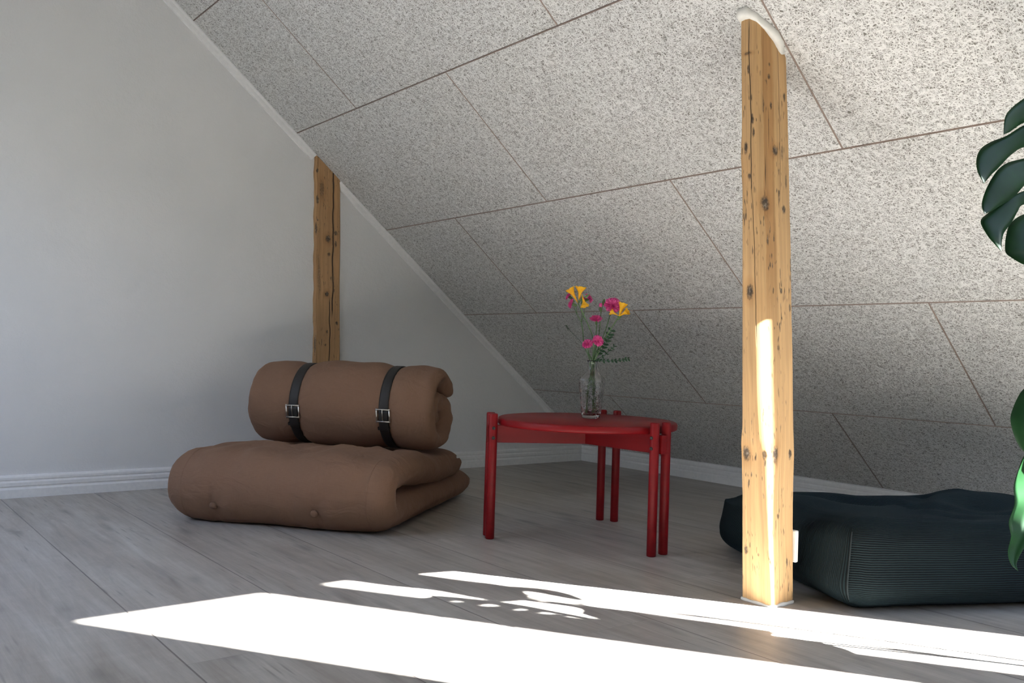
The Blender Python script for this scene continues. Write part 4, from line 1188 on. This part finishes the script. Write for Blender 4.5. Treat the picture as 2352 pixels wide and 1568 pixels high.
shade_low=[
( [(3.140,-1.337,1.068),(3.124,-1.365,0.966),(3.108,-1.377,0.858),(3.092,-1.390,0.753),(3.076,-1.407,0.648),(3.060,-1.425,0.569)] , [(3.140,-1.431,0.996),(3.124,-1.484,0.889),(3.108,-1.498,0.784),(3.092,-1.520,0.679),(3.076,-1.519,0.588),(3.060,-1.489,0.536)] ),
]
mb = MB()
for u_, l_ in shade: lobe(mb, u_, l_, fold=.06)
finish_leaf(mb)
mb = MB()
for u_, l_ in shade_low: lobe(mb, u_, l_, fold=.08)
finish_leaf(mb)
for base, mid, end in [((3.43,-1.20,.19), (3.24,-1.26,.75), (3.055,-1.40,1.15)), ((3.45,-1.19,.19), (3.26,-1.24,.85), (3.085,-1.36,1.50)), ((3.44,-1.22,.19), (3.28,-1.30,.62), (3.14,-1.385,1.03)),
                       ((3.42,-1.22,.19), (3.20,-1.36,.44), (2.978,-1.551,.587)), ((3.42,-1.21,.19), (3.19,-1.37,.35), (2.968,-1.552,.451))]:
    mb = MB(); mb.tube(catmull([Vector(base)-ML, Vector(mid)-ML, Vector(end)-ML], 10), .0042, 8); mb.build('leaf_stalk', STEMG, mo)

# ------------------------------------------------------------------ light
sun = bpy.data.lights.new('sun', 'SUN'); sun.energy = 122; sun.angle = radians(.55); sun.color = (.97, .985, 1.0)
so = bpy.data.objects.new('sun', sun); COL.objects.link(so)
SD = Vector((-1, -.65, -.886*sqrt(1+.65**2))).normalized()
so.rotation_euler = SD.to_track_quat('-Z', 'Y').to_euler(); so.location = (9, 4, 8)
W = bpy.data.worlds.new('sky'); SC.world = W; W.use_nodes = True
nt = W.node_tree; bg = nt.nodes['Background']
tc = nt.nodes.new('ShaderNodeTexCoord'); sp_ = nt.nodes.new('ShaderNodeSeparateXYZ'); nt.links.new(tc.outputs['Generated'], sp_.inputs[0])
rp_ = nt.nodes.new('ShaderNodeValToRGB'); nt.links.new(sp_.outputs[2], rp_.inputs[0])
e = rp_.color_ramp.elements; e[0].position = .0; e[0].color = (.16, .17, .15, 1); e[1].position = .8; e[1].color = (.36, .54, 1.0, 1)
q = e.new(.22); q.color = (.20, .22, .22, 1); q = e.new(.42); q.color = (.60, .72, .95, 1)
nt.links.new(rp_.outputs[0], bg.inputs[0]); bg.inputs[1].default_value = 6.6
def portal(name, loc, rot, sx, sy):
    L = bpy.data.lights.new(name, 'AREA'); L.shape = 'RECTANGLE'; L.size = sx; L.size_y = sy; L.cycles.is_portal = True
    ob = bpy.data.objects.new(name, L); COL.objects.link(ob); ob.location = loc; ob.rotation_euler = rot
for (y0, y1) in ((A0, A1), (B0, B1)):
    portal('portal', (XW+.13, (y0+y1)/2, (ZS+ZH)/2), (0, radians(90), 0), ZH-ZS, y1-y0)
nrm = Vector((0, ST, -CT))
q_ = nrm.to_track_quat('-Z', 'X').to_euler()
portal('portal', opp((h[0]+h[1])/2, (h[2]+h[3])/2, .17), q_, (h[3]-h[2])/CT, h[1]-h[0])

# ------------------------------------------------------------------ camera
cd = bpy.data.cameras.new('camera'); co = bpy.data.objects.new('camera', cd); COL.objects.link(co); SC.camera = co
yaw, pitch, roll = .9022, .0146, .0320
fwd = Vector((-sin(yaw)*cos(pitch), cos(yaw)*cos(pitch), sin(pitch))); r0 = Vector((cos(yaw), sin(yaw), 0)); u0 = r0.cross(fwd)
rr = r0*cos(roll) + u0*sin(roll); uu = -r0*sin(roll) + u0*cos(roll)
M = Matrix((rr, uu, -fwd)).transposed().to_4x4(); M.translation = Vector((3.6774, -3.4324, .5838)); co.matrix_world = M
cd.sensor_width = 36; cd.lens = 2031.68*36/2352; cd.clip_start = .02

SC.view_settings.view_transform = 'Standard'; SC.view_settings.look = 'None'; SC.view_settings.exposure = 0.0; SC.view_settings.gamma = 1
SC.view_settings.use_curve_mapping = False
SC.cycles.max_bounces = 12; SC.cycles.diffuse_bounces = 6; SC.cycles.transparent_max_bounces = 16; SC.cycles.transmission_bounces = 12
SC.cycles.use_denoising = True; SC.cycles.sample_clamp_indirect = 12
